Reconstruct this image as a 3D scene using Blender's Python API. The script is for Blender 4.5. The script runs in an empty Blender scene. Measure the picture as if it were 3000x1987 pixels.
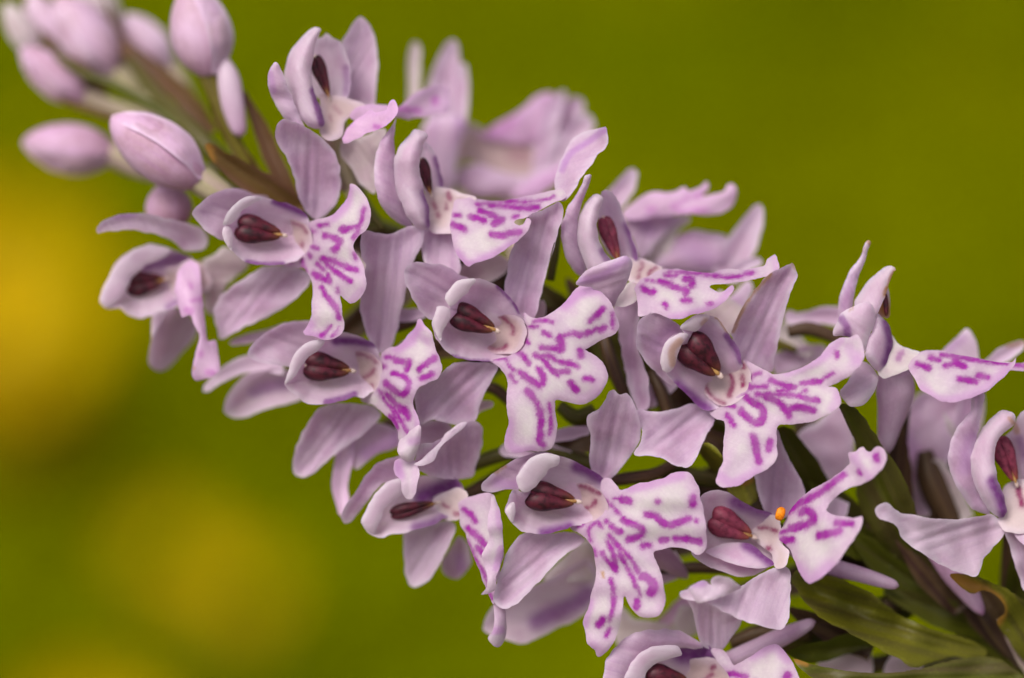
import bpy, math, random
import numpy as np
from mathutils import Vector, Matrix
from mathutils.geometry import delaunay_2d_cdt

random.seed(7)
rng = np.random.default_rng(7)
sc = bpy.context.scene
col = sc.collection

# ------------------------------------------------------------------ camera
PITCH = math.radians(28)
DIST = 0.30                       # lens to the sharp plane, metres
PX = 0.060 / 3000                 # one photo pixel in the sharp plane, metres
CENTRE = Vector((0, 0, 0.28))
RIGHT = Vector((1, 0, 0))
UPV = Vector((0, math.sin(PITCH), math.cos(PITCH)))
FWD = Vector((0, math.cos(PITCH), -math.sin(PITCH)))
cam_d = bpy.data.cameras.new("camera")
cam = bpy.data.objects.new("camera", cam_d)
col.objects.link(cam)
cam.location = CENTRE - FWD * DIST
cam.rotation_euler = (math.pi / 2 - PITCH, 0, 0)
cam_d.sensor_width = 36
cam_d.lens = 36 * DIST / 0.060
cam_d.clip_start = 0.01
cam_d.clip_end = 200
cam_d.dof.use_dof = True
cam_d.dof.focus_distance = DIST
cam_d.dof.aperture_fstop = 10.8
sc.camera = cam

# ------------------------------------------------------------------ light
SUN_EL, SUN_AZ = math.radians(60), math.radians(228)      # soft overcast sun, behind the camera's left shoulder
world = bpy.data.worlds.new("World")
sc.world = world
world.use_nodes = True
wn, wl = world.node_tree.nodes, world.node_tree.links
sky = wn.new("ShaderNodeTexSky")
sky.sky_type = 'NISHITA'
sky.sun_disc = False
sky.sun_elevation = SUN_EL
sky.sun_rotation = SUN_AZ
sky.air_density = 0.7
sky.dust_density = 5.0
sky.ozone_density = 0.4
hsv = wn.new("ShaderNodeHueSaturation")
hsv.inputs["Saturation"].default_value = 0.35             # a milky, cloud-covered sky
wl.new(sky.outputs[0], hsv.inputs["Color"])
wl.new(hsv.outputs[0], wn["Background"].inputs["Color"])
wn["Background"].inputs["Strength"].default_value = 0.13
sun_d = bpy.data.lights.new("sun", 'SUN')
sun_d.energy = 1.9
sun_d.angle = math.radians(32)
sun_d.color = (1.0, 0.95, 0.88)
sun = bpy.data.objects.new("sun", sun_d)
col.objects.link(sun)
sdir = Vector((math.sin(SUN_AZ) * math.cos(SUN_EL), math.cos(SUN_AZ) * math.cos(SUN_EL), math.sin(SUN_EL)))
sun.rotation_euler = sdir.to_track_quat('Z', 'Y').to_euler()

vs = sc.view_settings
vs.view_transform = 'Standard'
vs.look = 'None'
vs.exposure = 0.28
vs.gamma = 1
vs.use_curve_mapping = False
sc.cycles.use_denoising = True
sc.cycles.max_bounces = 8
sc.cycles.transmission_bounces = 6
sc.cycles.diffuse_bounces = 5

# ------------------------------------------------------------------ materials
def nodes_of(name):
    m = bpy.data.materials.new(name)
    m.use_nodes = True
    nt = m.node_tree
    nt.nodes.clear()
    return m, nt.nodes, nt.links

def attr(n, name):
    a = n.new("ShaderNodeAttribute")
    a.attribute_name = name
    return a

def ramp(n, l, src, lo, hi):
    r = n.new("ShaderNodeMapRange")
    r.interpolation_type = 'SMOOTHSTEP'
    r.inputs[1].default_value = lo
    r.inputs[2].default_value = hi
    l.new(src, r.inputs[0])
    return r.outputs[0]

def mix(n, l, fac, a, b):
    m = n.new("ShaderNodeMix")
    m.data_type = 'RGBA'
    for sock, v in ((m.inputs[0], fac), (m.inputs[6], a), (m.inputs[7], b)):
        if isinstance(v, (int, float)):
            sock.default_value = v
        elif isinstance(v, tuple):
            sock.default_value = (*v, 1)
        else:
            l.new(v, sock)
    return m.outputs[2]

def math_n(n, l, op, a, b=0.0):
    m = n.new("ShaderNodeMath")
    m.operation = op
    for sock, v in ((m.inputs[0], a), (m.inputs[1], b)):
        if isinstance(v, (int, float)):
            sock.default_value = v
        else:
            l.new(v, sock)
    return m.outputs[0]

def noise(n, l, vec, scale, detail=2.0, rough=0.5):
    t = n.new("ShaderNodeTexNoise")
    t.inputs["Scale"].default_value = scale
    t.inputs["Detail"].default_value = detail
    t.inputs["Roughness"].default_value = rough
    l.new(vec, t.inputs["Vector"])
    return t.outputs["Fac"]

def stretch(n, l, vec, sx, sy, sz=1.0):
    m = n.new("ShaderNodeMapping")
    m.inputs["Scale"].default_value = (sx, sy, sz)
    l.new(vec, m.inputs["Vector"])
    return m.outputs[0]

def petal_mat(name, core, rim, rim_w, blush_c, mark_c, trans=0.3, vein=0.10, rough=0.5, cloud=None):
    m, n, l = nodes_of(name)
    pc = attr(n, "pc").outputs["Vector"]            # millimetres along / across the petal
    edge = attr(n, "edge").outputs["Fac"]
    blot = noise(n, l, pc, 0.55, 3)
    e = math_n(n, l, 'ADD', edge, math_n(n, l, 'MULTIPLY', math_n(n, l, 'SUBTRACT', blot, 0.5), rim_w * 2.6))
    body = mix(n, l, ramp(n, l, noise(n, l, pc, 0.42, 3, 0.55), 0.40, 0.66), core, cloud or core)
    c = mix(n, l, ramp(n, l, e, -rim_w * 0.25, rim_w * 1.15), rim, body)
    # veins: streaks that run along the petal
    streak = noise(n, l, stretch(n, l, pc, 0.18, 2.6), 1.0, 3, 0.6)
    vf = math_n(n, l, 'MULTIPLY', ramp(n, l, streak, 0.46, 0.72), vein)
    c = mix(n, l, vf, c, tuple(x * y for x, y in zip(core, (0.66, 0.42, 0.70))))
    fv = noise(n, l, stretch(n, l, pc, 0.12, 6.5), 1.0, 2, 0.5)
    c = mix(n, l, math_n(n, l, 'MULTIPLY', ramp(n, l, fv, 0.52, 0.68), vein * 0.8), c, tuple(x * y for x, y in zip(core, (0.72, 0.52, 0.78))))
    fine = noise(n, l, pc, 5.0, 3)
    ff = math_n(n, l, 'MULTIPLY', ramp(n, l, fine, 0.4, 0.75), 0.16)
    c = mix(n, l, ff, c, tuple(min(1, x * 1.25 + 0.05) for x in core))
    # pale curled tips
    c = mix(n, l, attr(n, "white").outputs["Fac"], c, (0.88, 0.83, 0.84))
    # rusty withered rims
    c = mix(n, l, attr(n, "rust").outputs["Fac"], c, (0.56, 0.30, 0.10))
    # purple flush and purple marks
    bn = noise(n, l, pc, 3.0, 2)
    bl = math_n(n, l, 'MULTIPLY', attr(n, "blush").outputs["Fac"], math_n(n, l, 'ADD', math_n(n, l, 'MULTIPLY', bn, 0.5), 0.72))
    c = mix(n, l, bl, c, blush_c)
    mk = attr(n, "mark").outputs["Fac"]
    wob = math_n(n, l, 'MULTIPLY', math_n(n, l, 'SUBTRACT', noise(n, l, pc, 8.0, 3), 0.5), 9.0)
    swell = math_n(n, l, 'MULTIPLY', math_n(n, l, 'SUBTRACT', noise(n, l, pc, 1.9, 1), 0.62), 13.0)   # strokes swell, thin out and break
    sd = math_n(n, l, 'ADD', math_n(n, l, 'ADD', mk, wob), swell)
    tone = ramp(n, l, noise(n, l, pc, 1.3, 2), 0.34, 0.66)
    halo = math_n(n, l, 'MULTIPLY', ramp(n, l, sd, 20.0, -2.0), attr(n, "mstr").outputs["Fac"])
    c = mix(n, l, math_n(n, l, 'MULTIPLY', halo, 0.34), c, tuple(min(1, x * 1.1 + 0.22) for x in mark_c))
    mf = math_n(n, l, 'MULTIPLY', ramp(n, l, sd, 7.0, -5.5), math_n(n, l, 'ADD', math_n(n, l, 'MULTIPLY', tone, 0.22), 0.80))
    mc = mix(n, l, noise(n, l, pc, 2.6, 2), mark_c, tuple(min(1, x * 1.7 + 0.03) for x in mark_c))
    c = mix(n, l, math_n(n, l, 'MULTIPLY', mf, attr(n, "mstr").outputs["Fac"]), c, mc)
    bump = n.new("ShaderNodeBump")
    bump.inputs["Strength"].default_value = 0.3
    bump.inputs["Distance"].default_value = 0.00010
    hh = math_n(n, l, 'ADD', math_n(n, l, 'MULTIPLY', noise(n, l, pc, 9.0, 2), 0.8), math_n(n, l, 'MULTIPLY', streak, 1.2))
    l.new(hh, bump.inputs["Height"])
    p = n.new("ShaderNodeBsdfPrincipled")
    l.new(c, p.inputs["Base Color"])
    p.inputs["Roughness"].default_value = rough
    p.inputs["Specular IOR Level"].default_value = 0.32
    p.inputs["Sheen Weight"].default_value = 0.15
    p.inputs["Sheen Roughness"].default_value = 0.4
    l.new(bump.outputs[0], p.inputs["Normal"])
    t = n.new("ShaderNodeBsdfTranslucent")
    l.new(c, t.inputs["Color"])
    ms = n.new("ShaderNodeMixShader")
    ms.inputs[0].default_value = trans
    l.new(p.outputs[0], ms.inputs[1])
    l.new(t.outputs[0], ms.inputs[2])
    o = n.new("ShaderNodeOutputMaterial")
    l.new(ms.outputs[0], o.inputs["Surface"])
    return m

MARK = (0.27, 0.004, 0.255)
M = {}
M["lip"] = petal_mat("lip_petal", (0.725, 0.65, 0.67), (0.67, 0.48, 0.64), 42, (0.61, 0.31, 0.62), MARK, 0.45, 0.07, cloud=(0.685, 0.55, 0.655))
M["petal"] = petal_mat("hood_petal", (0.87, 0.71, 0.84), (0.89, 0.78, 0.88), 24, (0.36, 0.11, 0.41), MARK, 0.62, 0.14, cloud=(0.80, 0.58, 0.75))
M["sepal"] = petal_mat("sepal", (0.76, 0.575, 0.735), (0.83, 0.70, 0.82), 18, (0.60, 0.30, 0.66), MARK, 0.52, 0.24, cloud=(0.68, 0.45, 0.63))
M["pink"] = petal_mat("pink_petal", (0.80, 0.55, 0.76), (0.76, 0.48, 0.74), 24, (0.55, 0.20, 0.52), (0.42, 0.08, 0.40), 0.45, 0.18, cloud=(0.70, 0.44, 0.64))
M["throat"] = petal_mat("throat", (0.70, 0.53, 0.53), (0.78, 0.63, 0.72), 26, (0.40, 0.22, 0.28), (0.22, 0.012, 0.09), 0.45, 0.05, cloud=(0.66, 0.50, 0.50))
M["cream"] = petal_mat("cream_petal", (0.77, 0.66, 0.66), (0.80, 0.72, 0.73), 22, (0.40, 0.22, 0.38), MARK, 0.48, 0.14, cloud=(0.72, 0.56, 0.62))
M["bud"] = petal_mat("bud_sepal", (0.72, 0.46, 0.66), (0.80, 0.60, 0.77), 18, (0.40, 0.18, 0.24), MARK, 0.25, 0.34, cloud=(0.56, 0.33, 0.44))

def leaf_mat(name, base, stripe, stripe_scale, trans=0.15, tip=None):
    m, n, l = nodes_of(name)
    pc = attr(n, "pc").outputs["Vector"]
    s = noise(n, l, stretch(n, l, pc, 0.035, stripe_scale * 1.3, 0.035), 1.0, 3, 0.6)
    c = mix(n, l, math_n(n, l, 'MULTIPLY', ramp(n, l, s, 0.40, 0.66), 0.8), base, stripe)
    f = noise(n, l, pc, 6.0, 3)
    c = mix(n, l, math_n(n, l, 'MULTIPLY', ramp(n, l, f, 0.5, 0.8), 0.35), c, tuple(min(1, x * 1.9 + 0.01) for x in base))
    c = mix(n, l, attr(n, "rust").outputs["Fac"], c, (0.36, 0.17, 0.03))
    bump = n.new("ShaderNodeBump")
    bump.inputs["Strength"].default_value = 0.5
    bump.inputs["Distance"].default_value = 0.0001
    l.new(s, bump.inputs["Height"])
    p = n.new("ShaderNodeBsdfPrincipled")
    l.new(c, p.inputs["Base Color"])
    p.inputs["Roughness"].default_value = 0.45
    p.inputs["Specular IOR Level"].default_value = 0.3
    l.new(bump.outputs[0], p.inputs["Normal"])
    t = n.new("ShaderNodeBsdfTranslucent")
    l.new(c, t.inputs["Color"])
    ms = n.new("ShaderNodeMixShader")
    ms.inputs[0].default_value = trans
    l.new(p.outputs[0], ms.inputs[1])
    l.new(t.outputs[0], ms.inputs[2])
    o = n.new("ShaderNodeOutputMaterial")
    l.new(ms.outputs[0], o.inputs["Surface"])
    return m

M["bract"] = leaf_mat("bract_green", (0.150, 0.140, 0.008), (0.075, 0.058, 0.018), 1.1)
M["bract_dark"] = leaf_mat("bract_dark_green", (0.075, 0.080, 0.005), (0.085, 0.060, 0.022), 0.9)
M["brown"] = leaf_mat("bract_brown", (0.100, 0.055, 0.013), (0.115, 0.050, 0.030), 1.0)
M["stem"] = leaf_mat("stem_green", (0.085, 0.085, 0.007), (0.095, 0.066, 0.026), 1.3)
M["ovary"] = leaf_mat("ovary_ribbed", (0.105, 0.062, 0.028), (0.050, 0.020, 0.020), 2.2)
M["pale_stalk"] = leaf_mat("pale_stalk", (0.46, 0.40, 0.24), (0.50, 0.33, 0.36), 0.6)
M["olive_stalk"] = leaf_mat("olive_stalk", (0.17, 0.14, 0.015), (0.10, 0.07, 0.02), 0.8)

def simple_mat(name, c1, c2, scale, rough=0.4, spec=0.4, grad=None):
    m, n, l = nodes_of(name)
    pc = attr(n, "pc").outputs["Vector"]
    c = mix(n, l, ramp(n, l, noise(n, l, pc, scale, 3), 0.35, 0.7), c1, c2)
    if grad:
        c = mix(n, l, ramp(n, l, attr(n, "edge").outputs["Fac"], 0.62, 1.0), c, grad)
    p = n.new("ShaderNodeBsdfPrincipled")
    l.new(c, p.inputs["Base Color"])
    p.inputs["Roughness"].default_value = rough
    p.inputs["Specular IOR Level"].default_value = spec
    o = n.new("ShaderNodeOutputMaterial")
    l.new(p.outputs[0], o.inputs["Surface"])
    return m

M["anther"] = simple_mat("anther_maroon", (0.085, 0.008, 0.020), (0.022, 0.002, 0.006), 2.5, 0.5, 0.35, (0.11, 0.030, 0.010))
M["anther_red"] = simple_mat("anther_wine", (0.21, 0.032, 0.065), (0.10, 0.012, 0.03), 2.5, 0.55, 0.3, (0.24, 0.06, 0.03))
M["yellow"] = simple_mat("rostellum_yellow", (0.40, 0.22, 0.07), (0.20, 0.08, 0.03), 3.0, 0.45, 0.3)
M["paste"] = simple_mat("viscid_cream", (0.62, 0.49, 0.44), (0.56, 0.42, 0.38), 3.0, 0.35, 0.4)
M["orange"] = simple_mat("orange_grains", (0.80, 0.24, 0.0), (0.62, 0.16, 0.0), 8.0, 0.5, 0.3)

# ------------------------------------------------------------------ geometry tools
CROPS = {"c1": (0, 0, 2.6133), "c2": (750, 0, 3.92), "c3": (1050, 200, 2.6133), "c4": (250, 450, 3.92),
         "c5": (500, 500, 3.1367), "c6": (1150, 700, 2.4129), "d1": (600, 900, 2.6133), "d2": (950, 1250, 2.24),
         "d3": (1350, 1250, 2.24), "d4": (1750, 750, 2.24), "d5": (1600, 500, 3.136), "d6": (2300, 650, 2.6129),
         "d7": (1950, 1250, 2.6133), "d8": (2400, 1100, 1.7683), "e1": (1700, 1650, 2.96), "e2": (250, 550, 2.4117),
         "e3": (1000, 0, 2.6133), "e5": (2250, 1450, 2.92), "full": (0, 0, 0.789)}

def q(crop, pts):
    ox, oy, k = CROPS[crop]
    a = np.array([p[:2] for p in pts], float)
    return np.column_stack((ox + a[:, 0] / k, oy + a[:, 1] / k))

def point(u, v, z):
    """metres in the world for a spot seen at (u, v), z photo-pixels in front of the sharp plane"""
    d = DIST - z * PX
    f = PX * d / DIST
    return CENTRE - FWD * (z * PX) + RIGHT * ((u - 1500) * f) + UPV * ((993.5 - v) * f)

def points(uvz):
    u, v, z = uvz.T
    d = DIST - z * PX
    f = PX * d / DIST
    out = np.outer(-z * PX, np.array(FWD)) + np.outer((u - 1500) * f, np.array(RIGHT)) + np.outer((993.5 - v) * f, np.array(UPV))
    return out + np.array(CENTRE)

def smooth_closed(pts, step):
    n = len(pts)
    out = []
    for i in range(n):
        p0, p1, p2, p3 = pts[i - 1], pts[i], pts[(i + 1) % n], pts[(i + 2) % n]
        L = np.linalg.norm(p2 - p1)
        if L < 1e-6:
            continue
        k = max(1, int(round(L / step)))
        a1, a2 = (p2 - p0), (p3 - p1)
        for a in (a1, a2):                             # keep tangents short so that corners do not overshoot
            s = np.linalg.norm(a)
            if s > 1e-6:
                a *= min(1.0, 1.7 * L / s)
        for j in range(k):
            t = j / k
            h1, h2, h3, h4 = 2*t**3-3*t**2+1, t**3-2*t**2+t, -2*t**3+3*t**2, t**3-t**2
            out.append(h1 * p1 + h2 * a1 * 0.5 + h3 * p2 + h4 * a2 * 0.5)
    return np.array(out)

def unloop(o):
    """cut out the tiny loops a sharp corner can leave in an outline"""
    o = [np.array(v) for v in o]
    i = 0
    while i < len(o):
        n = len(o)
        hit = False
        a, b = o[i], o[(i + 1) % n]
        for k in range(2, 15):
            if n < 24:
                break
            c, d = o[(i + k) % n], o[(i + k + 1) % n]
            r, s = b - a, d - c
            den = r[0] * s[1] - r[1] * s[0]
            if abs(den) < 1e-9:
                continue
            t = ((c - a)[0] * s[1] - (c - a)[1] * s[0]) / den
            u = ((c - a)[0] * r[1] - (c - a)[1] * r[0]) / den
            if 0 <= t <= 1 and 0 <= u <= 1:
                x = a + r * t
                drop = {(i + j) % n for j in range(1, k + 1)}
                keep = []
                for j in range(n):
                    if j == (i + 1) % n:
                        keep.append(x)
                    elif j not in drop:
                        keep.append(o[j])
                o = keep
                hit = True
                break
        if not hit:
            i += 1
    return np.array(o)

def smooth_open(rows, per):
    rows = np.array(rows, float)
    n = len(rows)
    out = []
    for i in range(n - 1):
        p1, p2 = rows[i], rows[i + 1]
        p0 = rows[i - 1] if i else 2 * p1 - p2
        p3 = rows[i + 2] if i + 2 < n else 2 * p2 - p1
        for j in range(per):
            t = j / per
            out.append(0.5 * ((2*p1) + (-p0+p2)*t + (2*p0-5*p1+4*p2-p3)*t*t + (-p0+3*p1-3*p2+p3)*t**3))
    out.append(rows[-1])
    return np.array(out)

def seg_dist(p, a, b):
    """least distance of points p to the segments a-b"""
    best = np.full(len(p), 1e9)
    for s, e in zip(a, b):
        d = e - s
        L = d @ d
        t = np.clip(((p - s) @ d) / L, 0, 1) if L > 1e-9 else np.zeros(len(p))
        w = p - (s + t[:, None] * d)
        best = np.minimum(best, np.einsum('ij,ij->i', w, w))
    return np.sqrt(best)

def inside(p, poly):
    x, y = p.T
    c = np.zeros(len(p), bool)
    xj, yj = poly[-1]
    for xi, yi in poly:
        if yi != yj:
            c ^= ((yi > y) != (yj > y)) & (x < (xj - xi) * (y - yi) / (yj - yi) + xi)
        xj, yj = xi, yi
    return c

def tps(ctrl, z, p):
    """thin-plate surface through the control heights"""
    ctrl = ctrl / 100.0
    p = p / 100.0
    def k(r2):
        return np.where(r2 > 1e-12, 0.5 * r2 * np.log(np.maximum(r2, 1e-12)), 0)
    n = len(ctrl)
    K = k(((ctrl[:, None] - ctrl[None]) ** 2).sum(-1)) + np.eye(n) * 0.05
    Pm = np.column_stack((np.ones(n), ctrl))
    A = np.block([[K, Pm], [Pm.T, np.zeros((3, 3))]])
    s = np.linalg.lstsq(A, np.concatenate((z, np.zeros(3))), rcond=1e-6)[0]
    r = k(((p[:, None] - ctrl[None]) ** 2).sum(-1)) @ s[:n] + s[n] + p @ s[n + 1:]
    lo, hi = z.min(), z.max()
    pad = 25 + 0.25 * (hi - lo)
    return np.clip(r, lo - pad, hi + pad)

def link_mesh(name, verts, faces, mat, parent, attrs=None, pc=None):
    me = bpy.data.meshes.new(name)
    me.from_pydata(verts, [], faces)
    for k, v in (attrs or {}).items():
        a = me.attributes.new(k, 'FLOAT', 'POINT')
        a.data.foreach_set("value", np.ascontiguousarray(v, np.float32))
    if pc is not None:
        a = me.attributes.new("pc", 'FLOAT_VECTOR', 'POINT')
        a.data.foreach_set("vector", np.ascontiguousarray(pc, np.float32).ravel())
    me.polygons.foreach_set("use_smooth", [True] * len(me.polygons))
    me.materials.append(mat)
    me.update()
    o = bpy.data.objects.new(name, me)
    col.objects.link(o)
    if parent:
        o.parent = parent
        o.matrix_parent_inverse = parent.matrix_world.inverted()
    return o

def empty(name, loc, parent=None):
    o = bpy.data.objects.new(name, None)
    col.objects.link(o)
    o.empty_display_size = 0.002
    o.matrix_world = Matrix.Translation(loc)
    if parent:
        o.parent = parent
        o.matrix_parent_inverse = parent.matrix_world.inverted()
        bpy.context.view_layer.update()
    return o

def sheet(parent, name, outline, zc, mat, origin=None, marks=(), blush=(), rust=(), bowl=None, white=0.0,
          dz=0.0, step=6.5, thick=9.0, wave=4.0, split=None, mstr=1.0, jag=1.3):
    """a petal: the outline filled with a fine mesh that rises and dips in depth, with real thickness"""
    o = smooth_closed(np.array(outline, float), step)
    ctr = o.mean(0)
    t = np.arange(len(o))
    ph = rng.uniform(0, 6.28, 3)
    jit = 0.35 * rng.normal(size=len(o))
    for _ in range(7):
        fr = rng.uniform(0.06, 1.1)
        jit = jit + 0.5 / (0.35 + fr) * np.sin(t * fr + rng.uniform(0, 6.28))
    jit *= jag * 0.8
    d = np.roll(o, -1, 0) - np.roll(o, 1, 0)
    nrm = np.column_stack((d[:, 1], -d[:, 0])) / (np.linalg.norm(d, axis=1)[:, None] + 1e-6)
    o = unloop(o + nrm * jit[:, None])
    lo, hi = o.min(0), o.max(0)
    gx, gy = np.meshgrid(np.arange(lo[0], hi[0], step), np.arange(lo[1], hi[1], step * 0.87))
    gx[1::2] += step / 2
    g = np.column_stack((gx.ravel(), gy.ravel())) + rng.uniform(-.12, .12, (gx.size, 2)) * step
    g = g[inside(g, o)]
    if len(g):
        g = g[seg_dist(g, o, np.roll(o, -1, 0)) > step * 0.55]
    allp = np.vstack((o, g)) if len(g) else o
    r = delaunay_2d_cdt([Vector(p) for p in allp], [], [list(range(len(o)))], 1, 1e-4)
    p = np.array([tuple(v) for v in r[0]])
    tris = [tuple(f) for f in r[2] if len(f) == 3]
    edge = seg_dist(p, o, np.roll(o, -1, 0))
    emax = max(edge.max(), 1)
    if isinstance(zc, (int, float)):
        z = np.full(len(p), float(zc))
    else:
        zc = np.array(zc, float)
        z = tps(zc[:, :2], zc[:, 2], p)
    if bowl:
        f = np.clip(edge / (bowl[1] * emax), 0, 1)
        z = z - bowl[0] * (1 - (1 - f) ** 2)
    org = np.array(origin, float) if origin is not None else o[0]
    ax = ctr - org
    ax = ax / (np.linalg.norm(ax) + 1e-6)
    if "sepal" in name or name == "bract":                # a midrib crease with two fainter side veins
        cr = (p - org) @ np.array((-ax[1], ax[0]))
        k = 9.0 if name == "bract" else 6.0
        for c0, am in ((0, 1.0), (emax * .42, .45), (-emax * .45, .45)):
            z = z - k * am * np.exp(-((cr - c0) / 9.0) ** 2) * np.clip(edge / 15, 0, 1)
    for _ in range(3):
        a, wlen = rng.uniform(0, 6.28), rng.uniform(70, 190)
        z = z + wave * 0.6 * np.sin((p[:, 0] * math.cos(a) + p[:, 1] * math.sin(a)) * 6.28 / wlen + rng.uniform(0, 6.28))
    z = z + dz
    mk = np.full(len(p), 60.0)
    for line, w in marks:
        if len(line) > 2:
            line = smooth_open(line, 4)
        a = line[:-1] if len(line) > 1 else line
        b = line[1:] if len(line) > 1 else line
        mk = np.minimum(mk, seg_dist(p, a, b) - w / 2)
    def soft(strokes):
        s = np.zeros(len(p))
        for line, w, k in strokes:
            if len(line) > 2:
                line = smooth_open(line, 4)
            dd = seg_dist(p, line[:-1], line[1:]) if len(line) > 1 else seg_dist(p, line, line)
            f = np.clip(1.6 - dd / (w * 0.6), 0, 1) if w < 18 else np.clip(1.15 - dd / (w * 0.78), 0, 1)
            s = np.maximum(s, k * f * f * (3 - 2 * f))
        return s
    bl, ru = soft(blush), soft(rust)
    rel = (p - org) * PX * 1000
    off = rng.uniform(0, 60)
    pcv = np.column_stack((rel @ ax + off, rel @ np.array((-ax[1], ax[0])) + off, z * PX * 1000))
    tk = thick * 0.5 * np.clip(edge / 12.0, 0, 1) ** 0.6
    def build(keep_tris):
        used = sorted({i for f in keep_tris for i in f})
        cnt = {}
        for f in keep_tris:
            for i in range(3):
                e = (f[i], f[(i + 1) % 3])
                k2 = (min(e), max(e))
                cnt[k2] = cnt.get(k2, 0) + 1
        rimv = {i for e, c in cnt.items() if c == 1 for i in e} | {i for i in used if edge[i] < 0.3}
        top = {v: i for i, v in enumerate(used)}
        bot, extra = {}, []
        for v in used:
            if v in rimv:
                bot[v] = top[v]
            else:
                bot[v] = len(used) + len(extra)
                extra.append(v)
        u = np.array(used)
        x = np.array(extra, int)
        kk = np.array([0 if v in rimv else 1 for v in used], float)
        A = points(np.column_stack((p[u], z[u] + tk[u] * kk)))
        B = points(np.column_stack((p[x], z[x] - tk[x]))) if len(x) else np.zeros((0, 3))
        V = np.vstack((A, B))
        F = [(top[a], top[b], top[c]) for a, b, c in keep_tris] + [(bot[c], bot[b], bot[a]) for a, b, c in keep_tris
             if not (a in rimv and b in rimv and c in rimv)]
        ids = np.concatenate((u, x)).astype(int)
        at = {"edge": edge[ids], "mark": mk[ids], "blush": bl[ids], "rust": ru[ids],
              "white": np.full(len(ids), white), "mstr": np.full(len(ids), mstr)}
        ob = link_mesh(name, V.tolist(), F, mat, parent, at, pcv[ids])
        rim_t = {top[v] for v in used if v in rimv}
        ev = np.zeros(len(ob.data.edges) * 2, np.int32)
        ob.data.edges.foreach_get("vertices", ev)
        sh = [a in rim_t and b in rim_t for a, b in ev.reshape(-1, 2).tolist()]
        at_s = ob.data.attributes.new("sharp_edge", 'BOOLEAN', 'EDGE')
        at_s.data.foreach_set("value", sh)
        return ob
    if split is None:
        return build(tris)
    a, b = np.array(split[0], float), np.array(split[1], float)
    nn = np.array((-(b - a)[1], (b - a)[0]))
    nn /= np.linalg.norm(nn)
    side = (p - a) @ nn
    cen = np.array([side[list(f)].mean() for f in tris])
    build([f for f, s in zip(tris, cen) if s <= 4])
    return build([f for f, s in zip(tris, cen) if s > -4])

def ribbon_outline(rows, per=8):
    """outline and heights of a strap from rows (u, v, z, width), round at the tip"""
    r = smooth_open(rows, per)
    seg = np.linalg.norm(np.diff(r[:, :2], axis=0), axis=1)
    s = np.concatenate(([0], np.cumsum(seg)))
    cap = min(r[-1, 3] / 2, s[-1] * 0.5) + 1e-6
    w = np.maximum(r[:, 3], 1.0).copy()
    over = np.clip((s - (s[-1] - cap)) / cap, 0, 1)
    w = w * np.sqrt(np.maximum(1 - over ** 2, 0.02))
    d = np.gradient(r[:, :2], axis=0)
    d /= np.linalg.norm(d, axis=1)[:, None] + 1e-9
    nv = np.column_stack((-d[:, 1], d[:, 0]))
    L, R = r[:, :2] + nv * w[:, None] / 2, r[:, :2] - nv * w[:, None] / 2
    out = np.vstack((L, R[::-1]))
    ctl = []
    for row in np.array(rows, float):
        ctl.append((row[0], row[1], row[2]))
    m = len(rows) // 2
    k = per * m
    ctl += [(L[k, 0], L[k, 1], r[k, 2]), (R[k, 0], R[k, 1], r[k, 2])]
    return out, ctl

def tube(parent, name, rows, mat, per=7, ring=14, ribs=0, rib=0.12, flat=1.0, attrs=None):
    """a round stalk, spur or bud from rows (u, v, z, radius)"""
    r = smooth_open(rows, per)
    c = points(r[:, :3])
    rad = np.maximum(r[:, 3], 0.6) * PX
    d = np.gradient(c, axis=0)
    d /= np.linalg.norm(d, axis=1)[:, None] + 1e-12
    up = np.array(FWD)
    V, F, pc, ed = [], [], [], []
    off = rng.uniform(0, 50)
    s = np.concatenate(([0], np.cumsum(np.linalg.norm(np.diff(c, axis=0), axis=1))))
    for i in range(len(r)):
        a = np.cross(d[i], up)
        a /= np.linalg.norm(a) + 1e-12
        b = np.cross(a, d[i])
        for j in range(ring):
            th = 6.28318 * j / ring
            k = 1 + (rib * math.cos(ribs * th + s[i] * 500) if ribs else 0)
            V.append(c[i] + rad[i] * k * (a * math.cos(th) + b * math.sin(th) * flat))
            pc.append((s[i] * 1000 + off, rad[i] * 1000 * math.cos(th) * 1.3 + off, rad[i] * 1000 * math.sin(th)))
            ed.append(i / (len(r) - 1))
    n = len(r)
    for i in range(n - 1):
        for j in range(ring):
            k = (j + 1) % ring
            F.append((i * ring + j, i * ring + k, (i + 1) * ring + k, (i + 1) * ring + j))
    F.append(tuple(range(ring))[::-1])
    F.append(tuple((n - 1) * ring + j for j in range(ring)))
    at = {"edge": np.array(ed) if attrs is None else np.full(len(V), 50.0)}
    for k in ("mark",):
        at[k] = np.full(len(V), 60.0)
    for k in ("blush", "rust", "white", "mstr"):
        at[k] = np.zeros(len(V))
    for k, fn in (attrs or {}).items():
        at[k] = np.array([fn(e) for e in ed])
    return link_mesh(name, [tuple(v) for v in V], F, mat, parent, at, np.array(pc))

# ------------------------------------------------------------------ the orchid: root, stem
STEM = [(3700, 2900, -560, 84), (3420, 2420, -520, 82), (3080, 2010, -470, 78), (2700, 1700, -430, 68), (2300, 1410, -470, 60), (1900, 1115, -520, 54),
        (1500, 860, -520, 48), (1150, 700, -500, 42), (880, 610, -480, 38), (715, 530, -480, 33), (575, 395, -560, 28), (470, 290, -700, 22), (390, 190, -830, 17), (320, 105, -920, 8)]
foot_top = point(3700, 2900, -560)
foot = Vector((foot_top.x + 0.012, foot_top.y + 0.01, 0.0))
orchid = empty("spotted_orchid", foot)
orchid["label"] = "pale lilac orchid spike with purple marked lips, leaning over a green meadow"
orchid["category"] = "orchid"
bpy.context.view_layer.update()

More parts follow.
